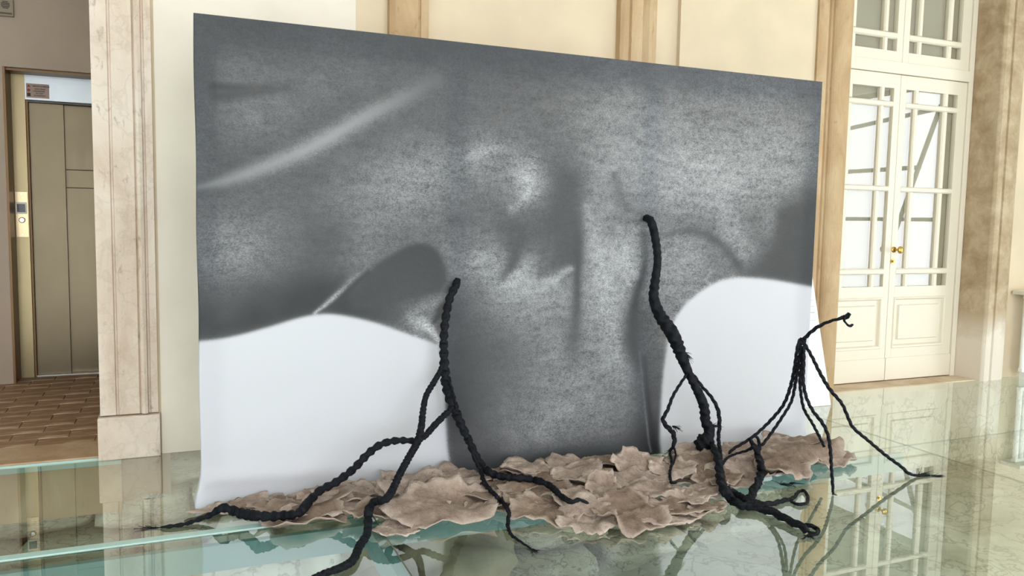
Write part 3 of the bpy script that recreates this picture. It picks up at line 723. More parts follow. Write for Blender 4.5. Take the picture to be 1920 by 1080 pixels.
def m_cloth():
    m = Mat('printed_cloth')
    c = m.node('Attribute', attribute_name='print').outputs['Color']
    gr = m.node('Attribute', attribute_name='grain').outputs['Fac']
    v1 = m.coord((1, 1, 1.6), rot=(0, 0.35, 0)); v2 = m.coord((1, 1, 1))
    n = m.math('ADD', m.math('MULTIPLY', m.noise(v1, 130, 3, 0.75), 0.5), m.math('ADD', m.math('MULTIPLY', m.noise(v2, 40, 4, 0.7, 0.8), 0.28), m.math('MULTIPLY', m.noise(m.coord((0.6, 1, 1.7)), 15, 4, 0.65, 0.5), 0.22)))
    k = m.math('MULTIPLY', m.math('SUBTRACT', n, 0.5), 5.0)
    f = m.math('ADD', m.math('MULTIPLY', k, gr), 1.0)
    f = m.math('MINIMUM', m.math('MAXIMUM', f, 0.35), 2.0)
    col = m.node('VectorMath', {0: c}, operation='SCALE'); m.t.links.new(f, col.inputs['Scale']); col = col.outputs[0]
    d = m.pbr(col, 0.7, spec=0.15)
    t = m.node('BsdfTranslucent', {'Color': col}).outputs[0]
    return m.done(m.node('MixShader', {0: 0.45, 1: d, 2: t}).outputs[0])
canvas = tag(empty('printed_canvas', (1.8, CVY, 0)), 'huge grey body photograph printed on white cloth stretched over a standing frame', 'canvas')
INV_C = Matrix.Translation((-1.8, -CVY, 0))
def cpart(o): o.parent = canvas; o.matrix_parent_inverse = INV_C; return o
cpart(new_obj('printed_fabric', build_cloth(), m_cloth()))
WOOD = m_plain('frame_timber', (150, 124, 92), 0.7)
fy0, fy1 = CVY-0.004, CVY+0.034
for a in ((CX0+0.002, CX0+0.085, 0.0, CH-0.004), (CX1-0.085, CX1-0.002, 0.0, CH-0.004), (1.20, 1.312, 0.1, CH-0.12), (2.312, 2.424, 0.1, CH-0.12)):
    cpart(box('frame_post', a[0], a[1], fy0, fy1, a[2], a[3], WOOD))
cpart(box('frame_rail', CX0+0.085, CX1-0.085, fy0, fy1, CH-0.12, CH-0.004, WOOD))
cpart(box('frame_rail', CX0+0.085, CX1-0.085, fy0, fy1, 0.0, 0.1, WOOD))
for x in (0.7, 2.9):
    bm = bmesh.new(); a = Vector((x, CVY+0.04, 1.5)); b = Vector((x, CVY+0.55, 0.02))
    cyl(bm, a, b, 0.02, 8); cpart(from_bm('back_brace', bm, WOOD))

# ------------------------------------------------------------------ leaning white board behind the canvas
bd = tag(empty('info_board', (4.2, 4.3, 0)), 'white printed board leaning on the wall behind the right canvas edge', 'board')
INV_B = Matrix.Translation((-4.2, -4.3, 0))
bmb = bmesh.new(); bx0, bx1 = 3.74, 4.336; by0, by1, bz = 4.275, 4.53, 0.95
yv = lambda t: by0 + (by1-by0)*t
for p in [(bx0, by0, 0.002), (bx1, by0, 0.002), (bx1, by1, bz), (bx0, by1, bz), (bx0, by0+0.012, 0.002), (bx1, by0+0.012, 0.002), (bx1, by1+0.012, bz), (bx0, by1+0.012, bz)]: bmb.verts.new(p)
bmb.verts.ensure_lookup_table()
for q in ((0, 1, 2, 3), (7, 6, 5, 4), (0, 4, 5, 1), (1, 5, 6, 2), (2, 6, 7, 3), (3, 7, 4, 0)): bmb.faces.new([bmb.verts[i] for i in q])
o = from_bm('panel', bmb, WHITEP); o.parent = bd; o.matrix_parent_inverse = INV_B
LINE = m_plain('print_pale_grey', (176, 168, 156), 0.7)
for (za, wa, hh) in ((0.80, 0.10, 0.006), (0.745, 0.09, 0.004), (0.70, 0.10, 0.004), (0.655, 0.08, 0.006), (0.60, 0.12, 0.003)):
    t = za/bz; y = yv(t)
    o = pydata('printed_line', [(bx1-0.02-wa-0.2, y-0.001, za), (bx1-0.03, y-0.001, za), (bx1-0.03, yv((za+hh)/bz)-0.001, za+hh), (bx1-0.02-wa-0.2, yv((za+hh)/bz)-0.001, za+hh)], [(0, 1, 2, 3)], LINE)
    o.parent = bd; o.matrix_parent_inverse = INV_B

# ------------------------------------------------------------------ fluted white radiator at the right edge and its cable
rd = tag(empty('radiator', (7.1, 4.5, 0)), 'white column radiator under a shelf at the right edge', 'radiator')
INV_R = Matrix.Translation((-7.1, -4.5, 0))
def rpart(o): o.parent = rd; o.matrix_parent_inverse = INV_R; return o
rpart(box('top_shelf', 6.64, 7.6, 4.40, 4.58, 0.735, 0.768, m_plain('shelf_cream', (222, 214, 196), 0.5), None, 0.004))
for i in range(13):
    bm = bmesh.new(); x = 6.70 + i*0.07
    cyl(bm, (x, 4.49, 0.10), (x, 4.49, 0.725), 0.022, 12); rpart(from_bm('column', bm, WHITEP, smooth=False))
rpart(box('manifold', 6.68, 7.57, 4.470, 4.51, 0.065, 0.10, WHITEP, None, 0.006)); rpart(box('manifold', 6.68, 7.57, 4.470, 4.51, 0.700, 0.733, WHITEP, None, 0.006))
rpart(box('foot', 6.72, 6.76, 4.46, 4.52, 0.0, 0.066, WHITEP)); rpart(box('foot', 7.46, 7.5, 4.46, 4.52, 0.0, 0.066, WHITEP))

# ------------------------------------------------------------------ clay flakes
def m_clay():
    m = Mat('dry_clay'); v = m.coord(); r = m.node('ObjectInfo').outputs['Random']
    n = m.noise(v, 6, 5, 0.6, 0.5); n2 = m.noise(v, 40, 4, 0.7); n3 = m.noise(v, 160, 2)
    a = m.ramp(n, [(0.3, lin((136, 118, 106))), (0.5, lin((168, 149, 136))), (0.72, lin((196, 179, 166)))])
    b = m.ramp(n, [(0.3, lin((112, 94, 80))), (0.6, lin((140, 120, 104))), (0.8, lin((162, 142, 125)))])
    c = m.ramp(r, [(0.35, (0, 0, 0)), (0.75, (1, 1, 1))])
    col = m.mix(c, a, b)
    sp = m.ramp(m.noise(v, 30, 6, 0.75, 0.4), [(0.32, (0.62, 0.60, 0.58)), (0.5, (1, 1, 1)), (0.68, (1.22, 1.2, 1.18))])
    col = m.mix(1.0, col, sp, 'MULTIPLY')
    rim = m.node('Attribute', attribute_name='rim').outputs['Fac']
    col = m.mix(m.math('MULTIPLY', rim, 0.55), col, lin((206, 188, 174)))
    h = m.math('ADD', m.math('MULTIPLY', n2, 0.7), m.math('MULTIPLY', n3, 0.3))
    return m.done(m.pbr(col, 0.82, normal=m.bump(h, 0.9, 0.010), spec=0.25))
CLAY = m_clay()
def flake(i, pos, rx, ry, rot, tilt, label, thick=0.007, curl=0.25, knobs=0):
    rg = random.Random(100+i); nr, ns = 9, 52
    am = [(k, rg.uniform(-1, 1)*0.17/(k-1)**0.6, rg.uniform(0, 6.28)) for k in range(2, 7)]
    bend = rg.uniform(0, 3.14); bamt = rg.choice((-1, 1, 1))*rg.uniform(0.15, 0.5)
    kn = [(rg.uniform(-0.6, 0.6), rg.uniform(-0.6, 0.6), rg.uniform(0.05, 0.09)) for _ in range(knobs)]
    R = min(rx, ry, 0.16); top = []
    for s in range(ns):
        pass
    def ring(th_, f, seed): return mnoise.noise(Vector((math.cos(th_)*f, math.sin(th_)*f, seed)))
    prof = []
    for s in range(ns):
        th_ = 2*math.pi*s/ns
        rad = 1 + sum(q*math.cos(k*th_+p) for k, q, p in am) + 0.20*ring(th_, 1.6, i*2.1) + 0.16*ring(th_, 3.6, i*2.1+7) + 0.08*ring(th_, 9, i*1.1+3)
        prof.append((th_, max(rad, 0.5), ring(th_, 1.1, i*1.7+20), ring(th_, 3.0, i*1.3+40), ring(th_, 7.0, i*1.9+60)))
    for a in range(nr+1):
        t = a/nr
        for th_, rad, n1, n2, n3 in prof:
            x, y = rad*t*math.cos(th_), rad*t*math.sin(th_)
            u = x*math.cos(bend)+y*math.sin(bend)
            z = R*curl*(bamt*u*u + 0.9*t**3*n1 + 0.75*t**6*n2 + 0.5*t**9*n3)
            z += R*0.22*mnoise.noise(Vector((x*1.5+i*3.3, y*1.5, 0.5))) + R*0.08*mnoise.noise(Vector((x*4+i, y*4, 2.5))) + R*0.04*mnoise.noise(Vector((x*9+i, y*9, 5.5)))
            for kx_, ky_, kr in kn:
                dd = ((x-kx_)**2+(y-ky_)**2)/(kr*kr); z += R*0.12*math.exp(-dd)
            top.append(Vector((x*rx, y*ry, z)))
    V = top + [p - Vector((0, 0, thick*(1.0 if k < nr*ns else 0.5))) for k, p in enumerate(top)]
    N = (nr+1)*ns; F = []
    for a in range(nr):
        for s in range(ns):
            p, q = a*ns+s, a*ns+(s+1) % ns
            if a == 0:
                F.append((p, p+ns, q+ns)); F.append((N+p, N+q+ns, N+p+ns))
            else:
                F.append((p, p+ns, q+ns, q)); F.append((N+p, N+q, N+q+ns, N+p+ns))
    for s in range(ns):
        p, q = nr*ns+s, nr*ns+(s+1) % ns; F.append((p, N+p, N+q, q))
    rotm = Matrix.Rotation(tilt[0], 3, 'X') @ Matrix.Rotation(tilt[1], 3, 'Y') @ Matrix.Rotation(rot, 3, 'Z')
    V = [rotm @ p for p in V]
    zmin = min(p.z for p in V)
    lift_ = max(pos.z, 0.001 - zmin)
    bm = bmesh.new(); lay = bm.verts.layers.float.new('rim'); bv = [bm.verts.new(p) for p in V]
    for k, q in enumerate(bv): q[lay] = max(0.0, ((k % N)//ns/nr-0.80)/0.20)
    for q in F:
        try: bm.faces.new([bv[k] for k in q])
        except ValueError: pass
    bmesh.ops.remove_doubles(bm, verts=bm.verts, dist=1e-6)
    o = from_bm('clay_flake', bm, CLAY, None, True)
    y = pos.y
    ymax = max(p.y for p in V)
    if y + ymax > CVY-0.045: y = CVY-0.045-ymax          # keep clear of the cloth
    o.location = (pos.x, y, lift_)
    FLAKES.append(o)
    return tag(o, label, 'clay flake', 'brown clay flakes heaped along the foot of the canvas')
FLAKES = []
FL = [  # px, py of the middle, width and height in the photograph, height above the floor, tilt x, label
 (440,940,120,20,.02,0,'narrow clay flake at the far left tip of the heap'),
 (505,926,150,24,.045,.05,'long brown clay flake against the white cloth at the left'),
 (520,946,90,20,.05,.1,'small pale clay flake behind the leftmost rope on the floor'),
 (585,915,90,26,.05,.1,'clay flake against the white cloth behind the left rope crossing the heap'),(640,903,110,26,.065,.12,'thin clay flake at the cloth, right of where the left rope meets the heap'),(652,926,115,30,.07,.1,'wrinkled clay flake just right of the left rope crossing'),
 (610,957,130,42,.03,.05,'rounded clay flake at the front where the left rope dips'),
 (692,925,105,40,.06,.15,'folded clay flake left of the foreground rope branch'),
 (802,916,160,52,.075,.10,'large wavy clay flake with small lumps left of the trunk of the first rope'),
 (705,965,105,40,.03,.1,'flat clay flake under the bend of the second left rope branch'),
 (862,893,110,26,.10,.12,'brown clay flake resting at the dark left edge of the printed body'),
 (742,992,76,30,.02,.05,'small round clay flake at the lower left front of the heap'),
 (838,960,215,60,.03,.04,'biggest flat clay slab at the front, right of the foreground rope'),
 (905,935,110,40,.055,.1,'clay flake under the thin rope that runs to the front'),(945,915,120,36,.065,.1,'clay flake below the thick rope lying across the heap'),(975,948,70,25,.04,.05,'small pale clay flake right of the thin front rope, next to bare glass'),
 (985,877,95,24,.115,.15,'brown flake touching the printed cloth right of the first trunk'),
 (1080,882,118,30,.125,.15,'pale ruffled clay flake high on the heap below the printed torso'),
 (1010,915,130,32,.085,.1,'clay flake directly under the rope lying across the heap'),(1012,940,130,30,.05,.06,'low clay flake between the thin front rope and the rope tail'),
 (1045,956,160,58,.05,.15,'lumpy clay flake with raised knobs at the centre front'),
 (1090,930,100,36,.09,.12,'clay flake beside the thin tail of the rope on the heap'),
 (1128,910,66,50,.115,.5,'small upright clay flake at the end of the rope lying on the heap'),
 (1102,976,120,66,.03,.22,'pale round clay flake at the front tip of the heap'),
 (1176,970,130,76,.03,.22,'brown round clay flake at the front tip, right one of the pair'),
 (1150,862,110,24,.135,.1,'brown clay flake at the cloth just left of the tall tilted one'),
 (1195,872,95,64,.14,.6,'tall tilted brown clay flake standing against the cloth'),
 (1172,897,140,42,.115,.2,'dark smooth clay flake below the tall tilted one'),
 (1222,915,115,42,.10,.15,'pale curled clay flake left of the second rope foot'),
 (1195,946,140,36,.07,.08,'clay flake above the pair of round front flakes'),(1275,952,160,30,.05,.06,'long dark clay flake along the right front edge'),
 (1295,930,115,26,.065,.08,'thin clay flake left of the second rope foot'),(1322,918,100,24,.065,.05,'layered clay flake touching the second rope foot'),(1262,876,85,36,.12,.2,'clay flake under the frayed left strand of the second rope'),
 (1305,868,115,42,.125,.22,'clay flake under the dark knot of the second rope'),
 (1300,846,95,24,.135,.1,'clay flake at the cloth left of the dark knot'),(1382,846,115,30,.10,.1,'clay flake at the cloth right of the second rope'),
 (1402,872,130,46,.095,.25,'broad pale clay flake behind the vertical rope loop'),
 (1442,836,125,24,.115,.08,'flat clay flake at the cloth under the left legs of the free rope'),(1490,826,105,22,.115,.06,'topmost thin clay flake at the right end of the canvas foot'),
 (1502,856,180,42,.075,.18,'broad smooth clay flake below the free standing rope'),
 (1462,890,100,52,.03,.15,'rough pale clay flake lowest at the right, beside the bare glass'),
 (1560,860,85,24,.04,.06,'pointed clay flake at the far right tip of the heap'),
 (1385,902,85,25,.04,.06,'small clay flake right of the second rope foot over green glass'),(1245,972,120,34,.03,.1,'fringed thin clay flake right of the brown round one'),
 (1325,955,85,24,.03,.05,'small clay flake at the front left of the thick rope knot'),(1412,888,60,28,.05,.1,'small clay flake under the vertical rope loop'),(1345,895,100,30,.07,.1,'clay flake half covered by the thick second rope foot'),
 (760,945,100,34,.045,.08,'clay flake right behind the bend of the foreground rope'),(555,935,100,22,.03,.04,'low clay flake under the left rope where it reaches the floor')]
rg = random.Random(42)
for i, (px, py, wpx, hpx, z, tl_, lab) in enumerate(FL):
    z *= 0.62
    p = on_z(px, py, z); sc_ = (p - Vector((0, 0, EYE))).length / F_PX
    rx = wpx*0.5*sc_*1.05; el = math.atan2(EYE-z, math.hypot(p.x, p.y))
    ry = hpx*0.5*sc_/math.sin(min(1.45, el+tl_))*0.88
    flake(i, p, rx, ry, rg.uniform(-0.25, 0.25), (tl_, rg.uniform(-0.08, 0.08)), lab or 'small brown clay flake lying among larger ones in the heap', curl=rg.uniform(0.22, 0.42), knobs=(9 if lab and ('lump' in lab) else rg.choice((0, 0, 2))))
# lower layer that carries the heap
j = len(FL)
for px, py, z in ((560,930,.012),(640,925,.012),(770,912,.014),(850,905,.014),(970,903,.014),(1030,898,.016),(1090,898,.016),(1150,888,.018),(1210,888,.018),(1270,878,.018),(1330,868,.018),(1390,858,.016),(1450,848,.016),(1060,890,.03),(1150,885,.035),(1240,880,.035)):
    p = on_z(px, py, z); flake(j, p, rg.uniform(0.14, 0.24), rg.uniform(0.12, 0.2), rg.uniform(0, 6.28), (rg.uniform(-.05, .12), rg.uniform(-.08, .08)), 'small brown clay flake lying among larger ones in the heap', curl=rg.uniform(0.15, 0.3)); j += 1

# ------------------------------------------------------------------ braided ropes
def m_rope():
    m = Mat('black_braided_fibre'); v = m.coord()
    n = m.noise(v, 220, 3, 0.7); col = m.ramp(n, [(0.3, lin((5, 6, 9))), (0.7, lin((17, 21, 29)))])
    return m.done(m.pbr(col, 0.65, normal=m.bump(n, 0.6, 0.003), spec=0.2))
ROPE = m_rope()
from mathutils.bvhtree import BVHTree
_hv, _hf = [], []
for fo in FLAKES:
    b0 = len(_hv); _hv += [v.co + fo.location for v in fo.data.vertices]; _hf += [tuple(b0+q for q in p.vertices) for p in fo.data.polygons]
HEAP = BVHTree.FromPolygons(_hv, _hf)
def clear_of_heap(p, r):
    """slide a point towards the eye until the rope lies on the flakes instead of inside them"""
    e = Vector((0, 0, EYE)); d = p-e; L = d.length; d = d/L
    hit = HEAP.ray_cast(e, d)
    if hit[0] is not None:
        back = hit[3] - r*1.25/max(0.30, -d.z)
        if back < L: p = e + d*back
    return p
def path3(pts):
    pts = [(a, b, c_, r_*0.86) for a, b, c_, r_ in pts]
    """pts: (px, py, depth, radius) -> smoothed world points; depth 'f' lays the point on the floor, a number is the y plane,
    ('z', h) puts it at height h"""
    out = []
    for px, py, dep, r in pts:
        if dep == 'f': p = on_z(px, py, r*0.95)
        elif isinstance(dep, tuple): p = on_z(px, py, dep[1])
        else:
            p = on_y(px, py, dep)
            if p.z < r*0.95: p = on_z(px, py, r*0.95)
        p = clear_of_heap(p, r)
        out.append((p.x, p.y, p.z, r))
    c = []
    for q in catmull(out, 10):
        p = clear_of_heap(Vector(q[:3]), q[3]); c.append(np.array((p.x, p.y, p.z, q[3])))
    sm = [c[0]] + [0.25*c[i-1]+0.5*c[i]+0.25*c[i+1] for i in range(1, len(c)-1)] + [c[-1]]
    return sm
def rope_mesh(name, pts, parent, inv, style='braid', closed_r=0.55, sides=14, raw=False):
    c = pts if raw else path3(pts)
    P = np.array([q[:3] for q in c]); R = np.array([q[3] for q in c])
    seg = np.linalg.norm(np.diff(P, axis=0), axis=1); S = np.concatenate([[0], np.cumsum(seg)])
    ds = max(0.0022, float(R.mean())*0.22); n = max(6, int(S[-1]/ds))
    s = np.linspace(0, S[-1], n); P = np.stack([np.interp(s, S, P[:, k]) for k in range(3)], 1); R = np.interp(s, S, R)
    T = np.gradient(P, axis=0); T /= np.linalg.norm(T, axis=1)[:, None]+1e-12
    nrm = np.cross(T[0], [0.3, 0.2, 1.0]); nrm /= np.linalg.norm(nrm); vs = []
    ph = np.arange(sides)*2*np.pi/sides
    for i in range(n):
        nrm = nrm - T[i]*(nrm@T[i]); nrm /= np.linalg.norm(nrm)+1e-12; bn = np.cross(T[i], nrm)
        kk = 2*np.pi*s[i]/(R.mean()*2.3)
        if style == 'braid':
            A = np.cos(2*ph+kk); B = np.cos(2*ph-kk); lob = np.maximum(A, B)
        else:
            lob = np.cos(3*ph+kk*0.55)
        taper = 1.0
        if i < 3: taper = (0.35, 0.75, 0.95)[i]
        if i > n-4: taper = (0.95, 0.75, 0.35)[i-(n-3)]
        rr_ = R[i]*taper*(0.82+0.22*lob)*(1+0.05*math.sin(7.3*i))
        vs.append(P[i]+np.outer(rr_*np.cos(ph), nrm)+np.outer(rr_*np.sin(ph), bn))
    V = np.concatenate(vs); F = []
    for i in range(n-1):
        for k in range(sides): F.append((i*sides+k, i*sides+(k+1) % sides, (i+1)*sides+(k+1) % sides, (i+1)*sides+k))
    F.append(tuple(range(sides-1, -1, -1))); F.append(tuple((n-1)*sides+k for k in range(sides)))
    V[:, 2] = np.maximum(V[:, 2], 0.0006) if True else V[:, 2]
    o = pydata(name, V, F, ROPE, None, True); o.parent = parent; o.matrix_parent_inverse = inv
    return o, c
def fray(name, at, direction, n, length, parent, inv, seed, spread=0.5, r=0.0021):
    """loose fibres at a rope end: too fine to pick apart"""
    rg = random.Random(seed); V = []; F = []
    for i in range(n):
        d = (Vector(direction).normalized() + Vector((rg.uniform(-1, 1), rg.uniform(-1, 1), rg.uniform(-0.6, 0.6)))*spread).normalized()
        bend = Vector((rg.uniform(-1, 1), rg.uniform(-1, 1), rg.uniform(-1, 0.3)))*length*0.35; L = length*rg.uniform(0.5, 1.1)
        b0 = len(V)
        for k in range(5):
            t = k/4; p = Vector(at)+d*L*t+bend*t*t; rad = r*(1-0.7*t)
            p.z = max(p.z, 0.002)
            for q in range(3): V.append(p+Vector((math.cos(q*2.1)*rad, math.sin(q*2.1)*rad, math.sin(q*2.1+1)*rad)))
        for k in range(4):
            for q in range(3): F.append((b0+k*3+q, b0+k*3+(q+1) % 3, b0+k*3+3+(q+1) % 3, b0+k*3+3+q))
    o = pydata(name, V, F, ROPE); o.parent = parent; o.matrix_parent_inverse = inv; o['kind'] = 'stuff'; return o
def knot(name, p, r, parent, inv, seed):
    bm = bmesh.new(); bmesh.ops.create_icosphere(bm, subdivisions=4, radius=1)
    for v in bm.verts:
        d = v.co.normalized(); n = math.sin(9*d.x+5*d.z+seed)*0.10+math.sin(8*d.y-7*d.z+seed*2)*0.10+0.16*mnoise.noise(d*2.2+Vector((seed, 0, 0)))
        v.co = Vector((d.x*r[0], d.y*r[1], d.z*r[2]))*(1+n)+p
    o = from_bm(name, bm, ROPE, None, True); o.parent = parent; o.matrix_parent_inverse = inv; return o
def sculpture(name, base, label):
    e = tag(empty(name, base), label, 'rope sculpture', 'black braided ropes of the installation'); return e, Matrix.Translation(-Vector(base))
def end_fray(c, parent, inv, n, L, seed, spread=0.45):
    parent = parent.children[-1]; inv = Matrix.Identity(4)
    a, b = Vector(c[-1][:3]), Vector(c[-4][:3]); fray('frayed_end', a, a-b, n, L, parent, inv, seed, spread)

# rope coming out of the canvas at the middle left
A, IA = sculpture('braided_rope', (1.2, 3.4, 0), 'black braided rope emerging from the canvas left of centre, branching to the left foreground')
FB = 3.69
rope_mesh('trunk', [(858,524,3.70,.020),(854,537,3.655,.024),(843,560,3.63,.024),(835,600,3.61,.025),(832,640,3.60,.025),(833,680,3.60,.028),(836,715,3.60,.031),(846,752,3.59,.031),(864,795,3.58,.027),(880,828,3.56,.024),(893,856,3.53,.024),(908,878,3.50,.023),(930,891,3.47,.022),(965,896,3.42,.021),(1000,899,3.38,.020),(1030,910,3.33,.018),(1052,930,3.26,.016),(1072,941,3.22,.014),(1086,937,3.20,.011),(1104,944,3.17,.007)], A, IA)
_, c = rope_mesh('branch', [(832,672,3.60,.012),(826,694,3.59,.015),(814,716,3.57,.017),(799,742,3.55,.017),(793,772,3.52,.018),(790,800,3.48,.020),(783,828,3.44,.021),(768,855,3.40,.020),(750,888,3.34,.020),(736,918,3.28,.020),(722,937,3.24,.020),(703,940,3.22,.020),(692,955,3.19,.022),(690,978,3.12,.021),(688,1002,3.06,.020),(674,1024,2.98,.020),(662,1050,2.90,.019),(640,1064,'f',.018),(600,1078,'f',.014),(560,1096,'f',.008)], A, IA)
_, c = rope_mesh('branch', [(851,762,3.58,.014),(836,776,3.56,.018),(815,797,3.53,.019),(797,817,3.50,.018),(780,826,3.47,.017),(745,826,3.46,.020),(715,833,3.46,.021),(690,851,3.46,.022),(662,880,3.45,.022),(630,904,3.45,.022),(600,920,3.44,.022),(578,942,3.42,.023),(560,962,3.40,.023),(530,967,3.40,.024),(490,968,3.40,.025),(450,962,3.42,.026),(418,952,3.44,.022),(398,964,3.47,.016),(370,975,3.48,.012),(345,983,'f',.011),(318,987,'f',.010),(300,989,'f',.006)], A, IA)
end_fray(c, A, IA, 14, 0.10, 1, 0.15)
_, c = rope_mesh('branch', [(884,838,3.54,.010),(890,860,3.51,.012),(901,882,3.46,.013),(908,905,3.40,.014),(925,925,3.32,.013),(945,945,3.22,.012),(954,962,3.14,.012),(952,985,3.03,.011),(958,1002,2.95,.009),(972,1013,2.87,.007),(996,1029,'f',.005)], A, IA, 'twist')
end_fray(c, A, IA, 12, 0.05, 2)
rope_mesh('strand', [(836,700,3.595,.006),(846,725,3.56,.007),(853,750,3.56,.006),(856,772,3.56,.005)], A, IA, 'twist')
rope_mesh('strand', [(878,820,3.54,.005),(886,850,3.50,.006),(897,875,3.47,.006),(905,893,3.43,.005)], A, IA, 'twist')

# rope coming out of the canvas at the middle right
B, IB = sculpture('braided_rope', (2.6, 3.2, 0), 'black braided rope emerging highest on the canvas, with thick frayed knots on the clay flakes')
rope_mesh('trunk', [(1209,410,3.70,.020),(1217,410,3.63,.025),(1224,425,3.60,.027),(1230,455,3.58,.026),(1233,490,3.57,.025),(1228,530,3.56,.029),(1226,560,3.55,.033),(1238,592,3.53,.038),(1256,618,3.51,.044),(1268,642,3.50,.042),(1278,668,3.49,.036),(1288,692,3.48,.030),(1297,712,3.47,.026),(1309,735,3.46,.029),(1320,762,3.45,.032),(1323,790,3.44,.032),(1330,806,3.43,.036),(1327,826,3.42,.034)], B, IB)
knot('knot', on_y(1322, 832, 3.40), (0.050, 0.045, 0.052), B, IB, 2.0)
rope_mesh('branch', [(1330,828,3.41,.020),(1340,845,3.38,.022),(1347,868,3.33,.025),(1350,892,3.26,.028),(1356,915,3.18,.028),(1370,935,3.10,.027),(1388,947,3.05,.026),(1406,946,3.04,.024)], B, IB, 'twist')
_, c = rope_mesh('branch', [(1390,948,3.04,.020),(1420,952,3.02,.024),(1448,960,2.98,.024),(1475,974,2.92,.022),(1500,986,2.86,.022),(1514,996,'f',.020)], B, IB, 'twist'); end_fray(c, B, IB, 16, 0.05, 4)
_, c = rope_mesh('branch', [(1508,983,2.88,.012),(1522,987,2.86,.013),(1534,993,'f',.012),(1530,1000,'f',.012),(1513,1005,'f',.010)], B, IB, 'twist'); end_fray(c, B, IB, 10, 0.04, 5)
_, c = rope_mesh('branch', [(1356,912,3.16,.020),(1375,925,3.12,.024),(1398,938,3.07,.026),(1425,945,3.03,.020),(1448,944,3.02,.016),(1470,938,3.02,.014),(1487,934,3.02,.012),(1496,923,3.03,.010),(1506,920,3.03,.010),(1514,930,3.02,.010),(1513,942,2.99,.010),(1500,946,2.98,.010),(1482,941,3.00,.009)], B, IB, 'twist')
fray('frayed_fibres', on_y(1462, 938, 3.02), (0.6, 0, 0.4), 22, 0.07, B, IB, 8, 0.7)
fray('frayed_fibres', on_y(1478, 936, 3.02), (0.8, 0, 0.6), 14, 0.06, B, IB, 9, 0.7)
_, c = rope_mesh('branch', [(1289,700,3.47,.009),(1278,716,3.46,.010),(1262,742,3.45,.011),(1252,768,3.44,.012),(1243,786,3.43,.014),(1250,799,3.42,.017),(1262,812,3.41,.017),(1264,832,3.39,.014),(1256,848,3.36,.008),(1260,866,3.32,.010),(1256,885,3.28,.009),(1258,903,3.24,.010),(1268,905,3.22,.007)], B, IB, 'twist')
fray('frayed_fibres', on_y(1260, 799, 3.42), (0.8, 0, -0.2), 22, 0.055, B, IB, 11, 0.45)
fray('frayed_fibres', on_y(1258, 840, 3.37), (-0.2, 0, -1), 22, 0.06, B, IB, 12, 0.5)
rope_mesh('strand', [(1262,836,3.38,.007),(1267,852,3.35,.007),(1262,872,3.31,.006)], B, IB, 'twist')
rope_mesh('branch', [(1300,702,3.47,.010),(1316,724,3.46,.011),(1334,745,3.45,.012),(1346,768,3.44,.014),(1349,795,3.42,.014),(1347,822,3.39,.013),(1350,850,3.35,.014),(1350,872,3.31,.016)], B, IB, 'twist')
fray('frayed_fibres', on_y(1282, 660, 3.49), (0.8, -0.2, -0.6), 26, 0.06, B, IB, 14, 0.4)
fray('frayed_fibres', on_y(1332, 800, 3.42), (0.8, -0.2, 0.2), 22, 0.05, B, IB, 15, 0.5)
rope_mesh('branch', [(1404,946,3.05,.024),(1410,925,3.10,.026),(1422,902,3.14,.025),(1427,878,3.17,.024),(1422,856,3.19,.022),(1414,836,3.20,.018),(1407,824,3.21,.011),(1412,818,3.21,.009),(1421,822,3.20,.010),(1424,836,3.19,.013),(1420,852,3.19,.012)], B, IB, 'twist')
rope_mesh('branch', [(1352,872,3.28,.012),(1364,858,3.28,.009),(1382,850,3.26,.008),(1400,845,3.23,.009),(1412,838,3.20,.012)], B, IB, 'twist')

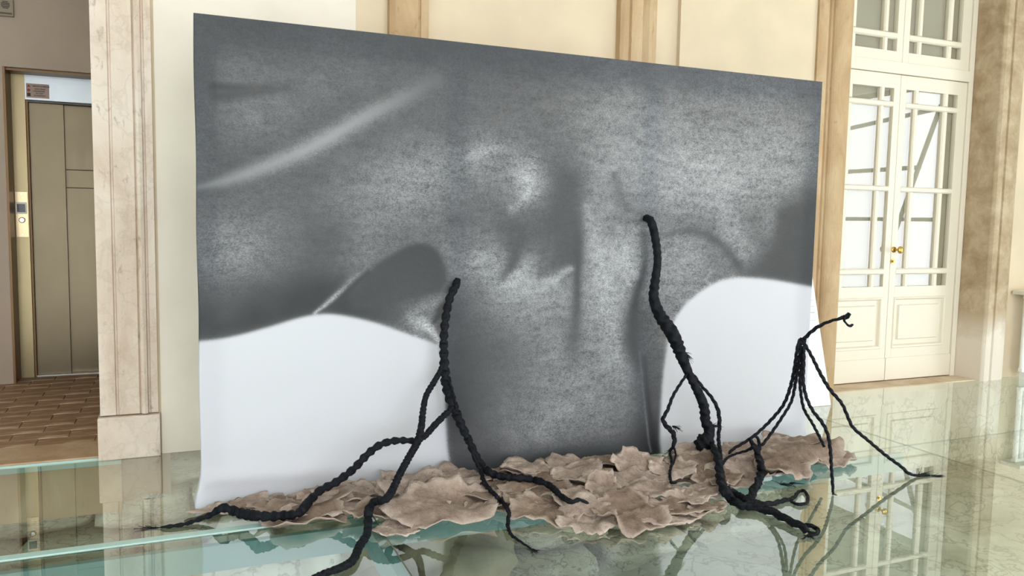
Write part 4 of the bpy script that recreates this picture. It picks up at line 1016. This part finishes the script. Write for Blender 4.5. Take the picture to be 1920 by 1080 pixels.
# thin-legged rope standing free at the right
D, ID = sculpture('braided_rope', (3.2, 3.1, 0), 'thin-legged black rope standing free at the right with a raised knotted tip')
rope_mesh('arm', [(1594,588,2.90,.014),(1586,594,2.92,.016),(1572,598,2.94,.010),(1552,604,2.98,.010),(1532,614,3.02,.012),(1516,627,3.06,.012),(1505,640,3.10,.014),(1500,648,3.10,.012)], D, ID, 'twist')
_, c = rope_mesh('tip_tail', [(1586,592,2.92,.010),(1583,600,2.91,.008),(1587,607,2.90,.006),(1594,611,2.89,.009),(1600,608,2.89,.007)], D, ID, 'twist')
knot('knot', on_y(1504, 640, 3.10), (0.020, 0.018, 0.018), D, ID, 5.0)
rope_mesh('leg', [(1506,636,3.10,.010),(1498,642,3.10,.011),(1494,660,3.11,.011),(1490,690,3.13,.012),(1483,722,3.15,.012),(1470,757,3.18,.011),(1448,785,3.20,.011),(1420,812,3.21,.010),(1398,828,3.23,.010),(1376,841,3.24,.010),(1366,851,3.24,.010)], D, ID, 'twist')
rope_mesh('leg', [(1502,648,3.10,.011),(1498,680,3.11,.011),(1492,715,3.12,.011),(1484,752,3.13,.010),(1466,783,3.14,.010),(1444,815,3.14,.010),(1428,836,3.14,.010)], D, ID, 'twist')
rope_mesh('leg', [(1505,650,3.10,.011),(1504,680,3.09,.012),(1500,710,3.08,.011),(1502,740,3.08,.010),(1508,768,3.09,.010),(1524,795,3.10,.010),(1538,822,3.10,.010),(1546,838,3.10,.010)], D, ID, 'twist')
_, c = rope_mesh('leg', [(1507,648,3.09,.011),(1507,680,3.07,.011),(1506,715,3.04,.011),(1512,745,3.01,.011),(1524,770,2.99,.011),(1542,793,2.97,.012),(1552,815,2.95,.011),(1557,845,2.91,.011),(1559,880,2.86,.010),(1561,905,2.82,.010),(1562,925,'f',.007)], D, ID, 'twist')
end_fray(c, D, ID, 14, 0.04, 21)
_, c = rope_mesh('leg', [(1508,644,3.09,.011),(1522,668,3.08,.011),(1538,700,3.06,.012),(1556,730,3.04,.012),(1578,756,3.02,.011),(1589,780,3.00,.011),(1600,802,2.98,.011),(1628,826,2.95,.011),(1660,853,2.92,.011),(1690,875,2.89,.011),(1703,887,2.87,.011),(1722,892,'f',.008),(1745,892,'f',.005)], D, ID, 'twist')
end_fray(c, D, ID, 18, 0.06, 22, 0.25); fray('frayed_end', on_z(1720, 890, 0.01), (1, 0.1, 0), 16, 0.12, D, ID, 24, 0.25)

# ------------------------------------------------------------------ cable loop by the radiator
pts = []
for i in range(25):
    a = 2*math.pi*i/24; pts.append((6.80+0.075*math.cos(a), 4.42+0.02*math.sin(a*0.5), 0.078+0.07*math.sin(a), 0.005))
cb = empty('cable', (6.8, 4.42, 0)); tag(cb, 'loop of black cable on the glass floor below the radiator', 'cable')
rope_mesh('cable_loop', [np.array(p) for p in pts], cb, Matrix.Translation((-6.8, -4.42, 0)), 'twist', sides=8, raw=True)
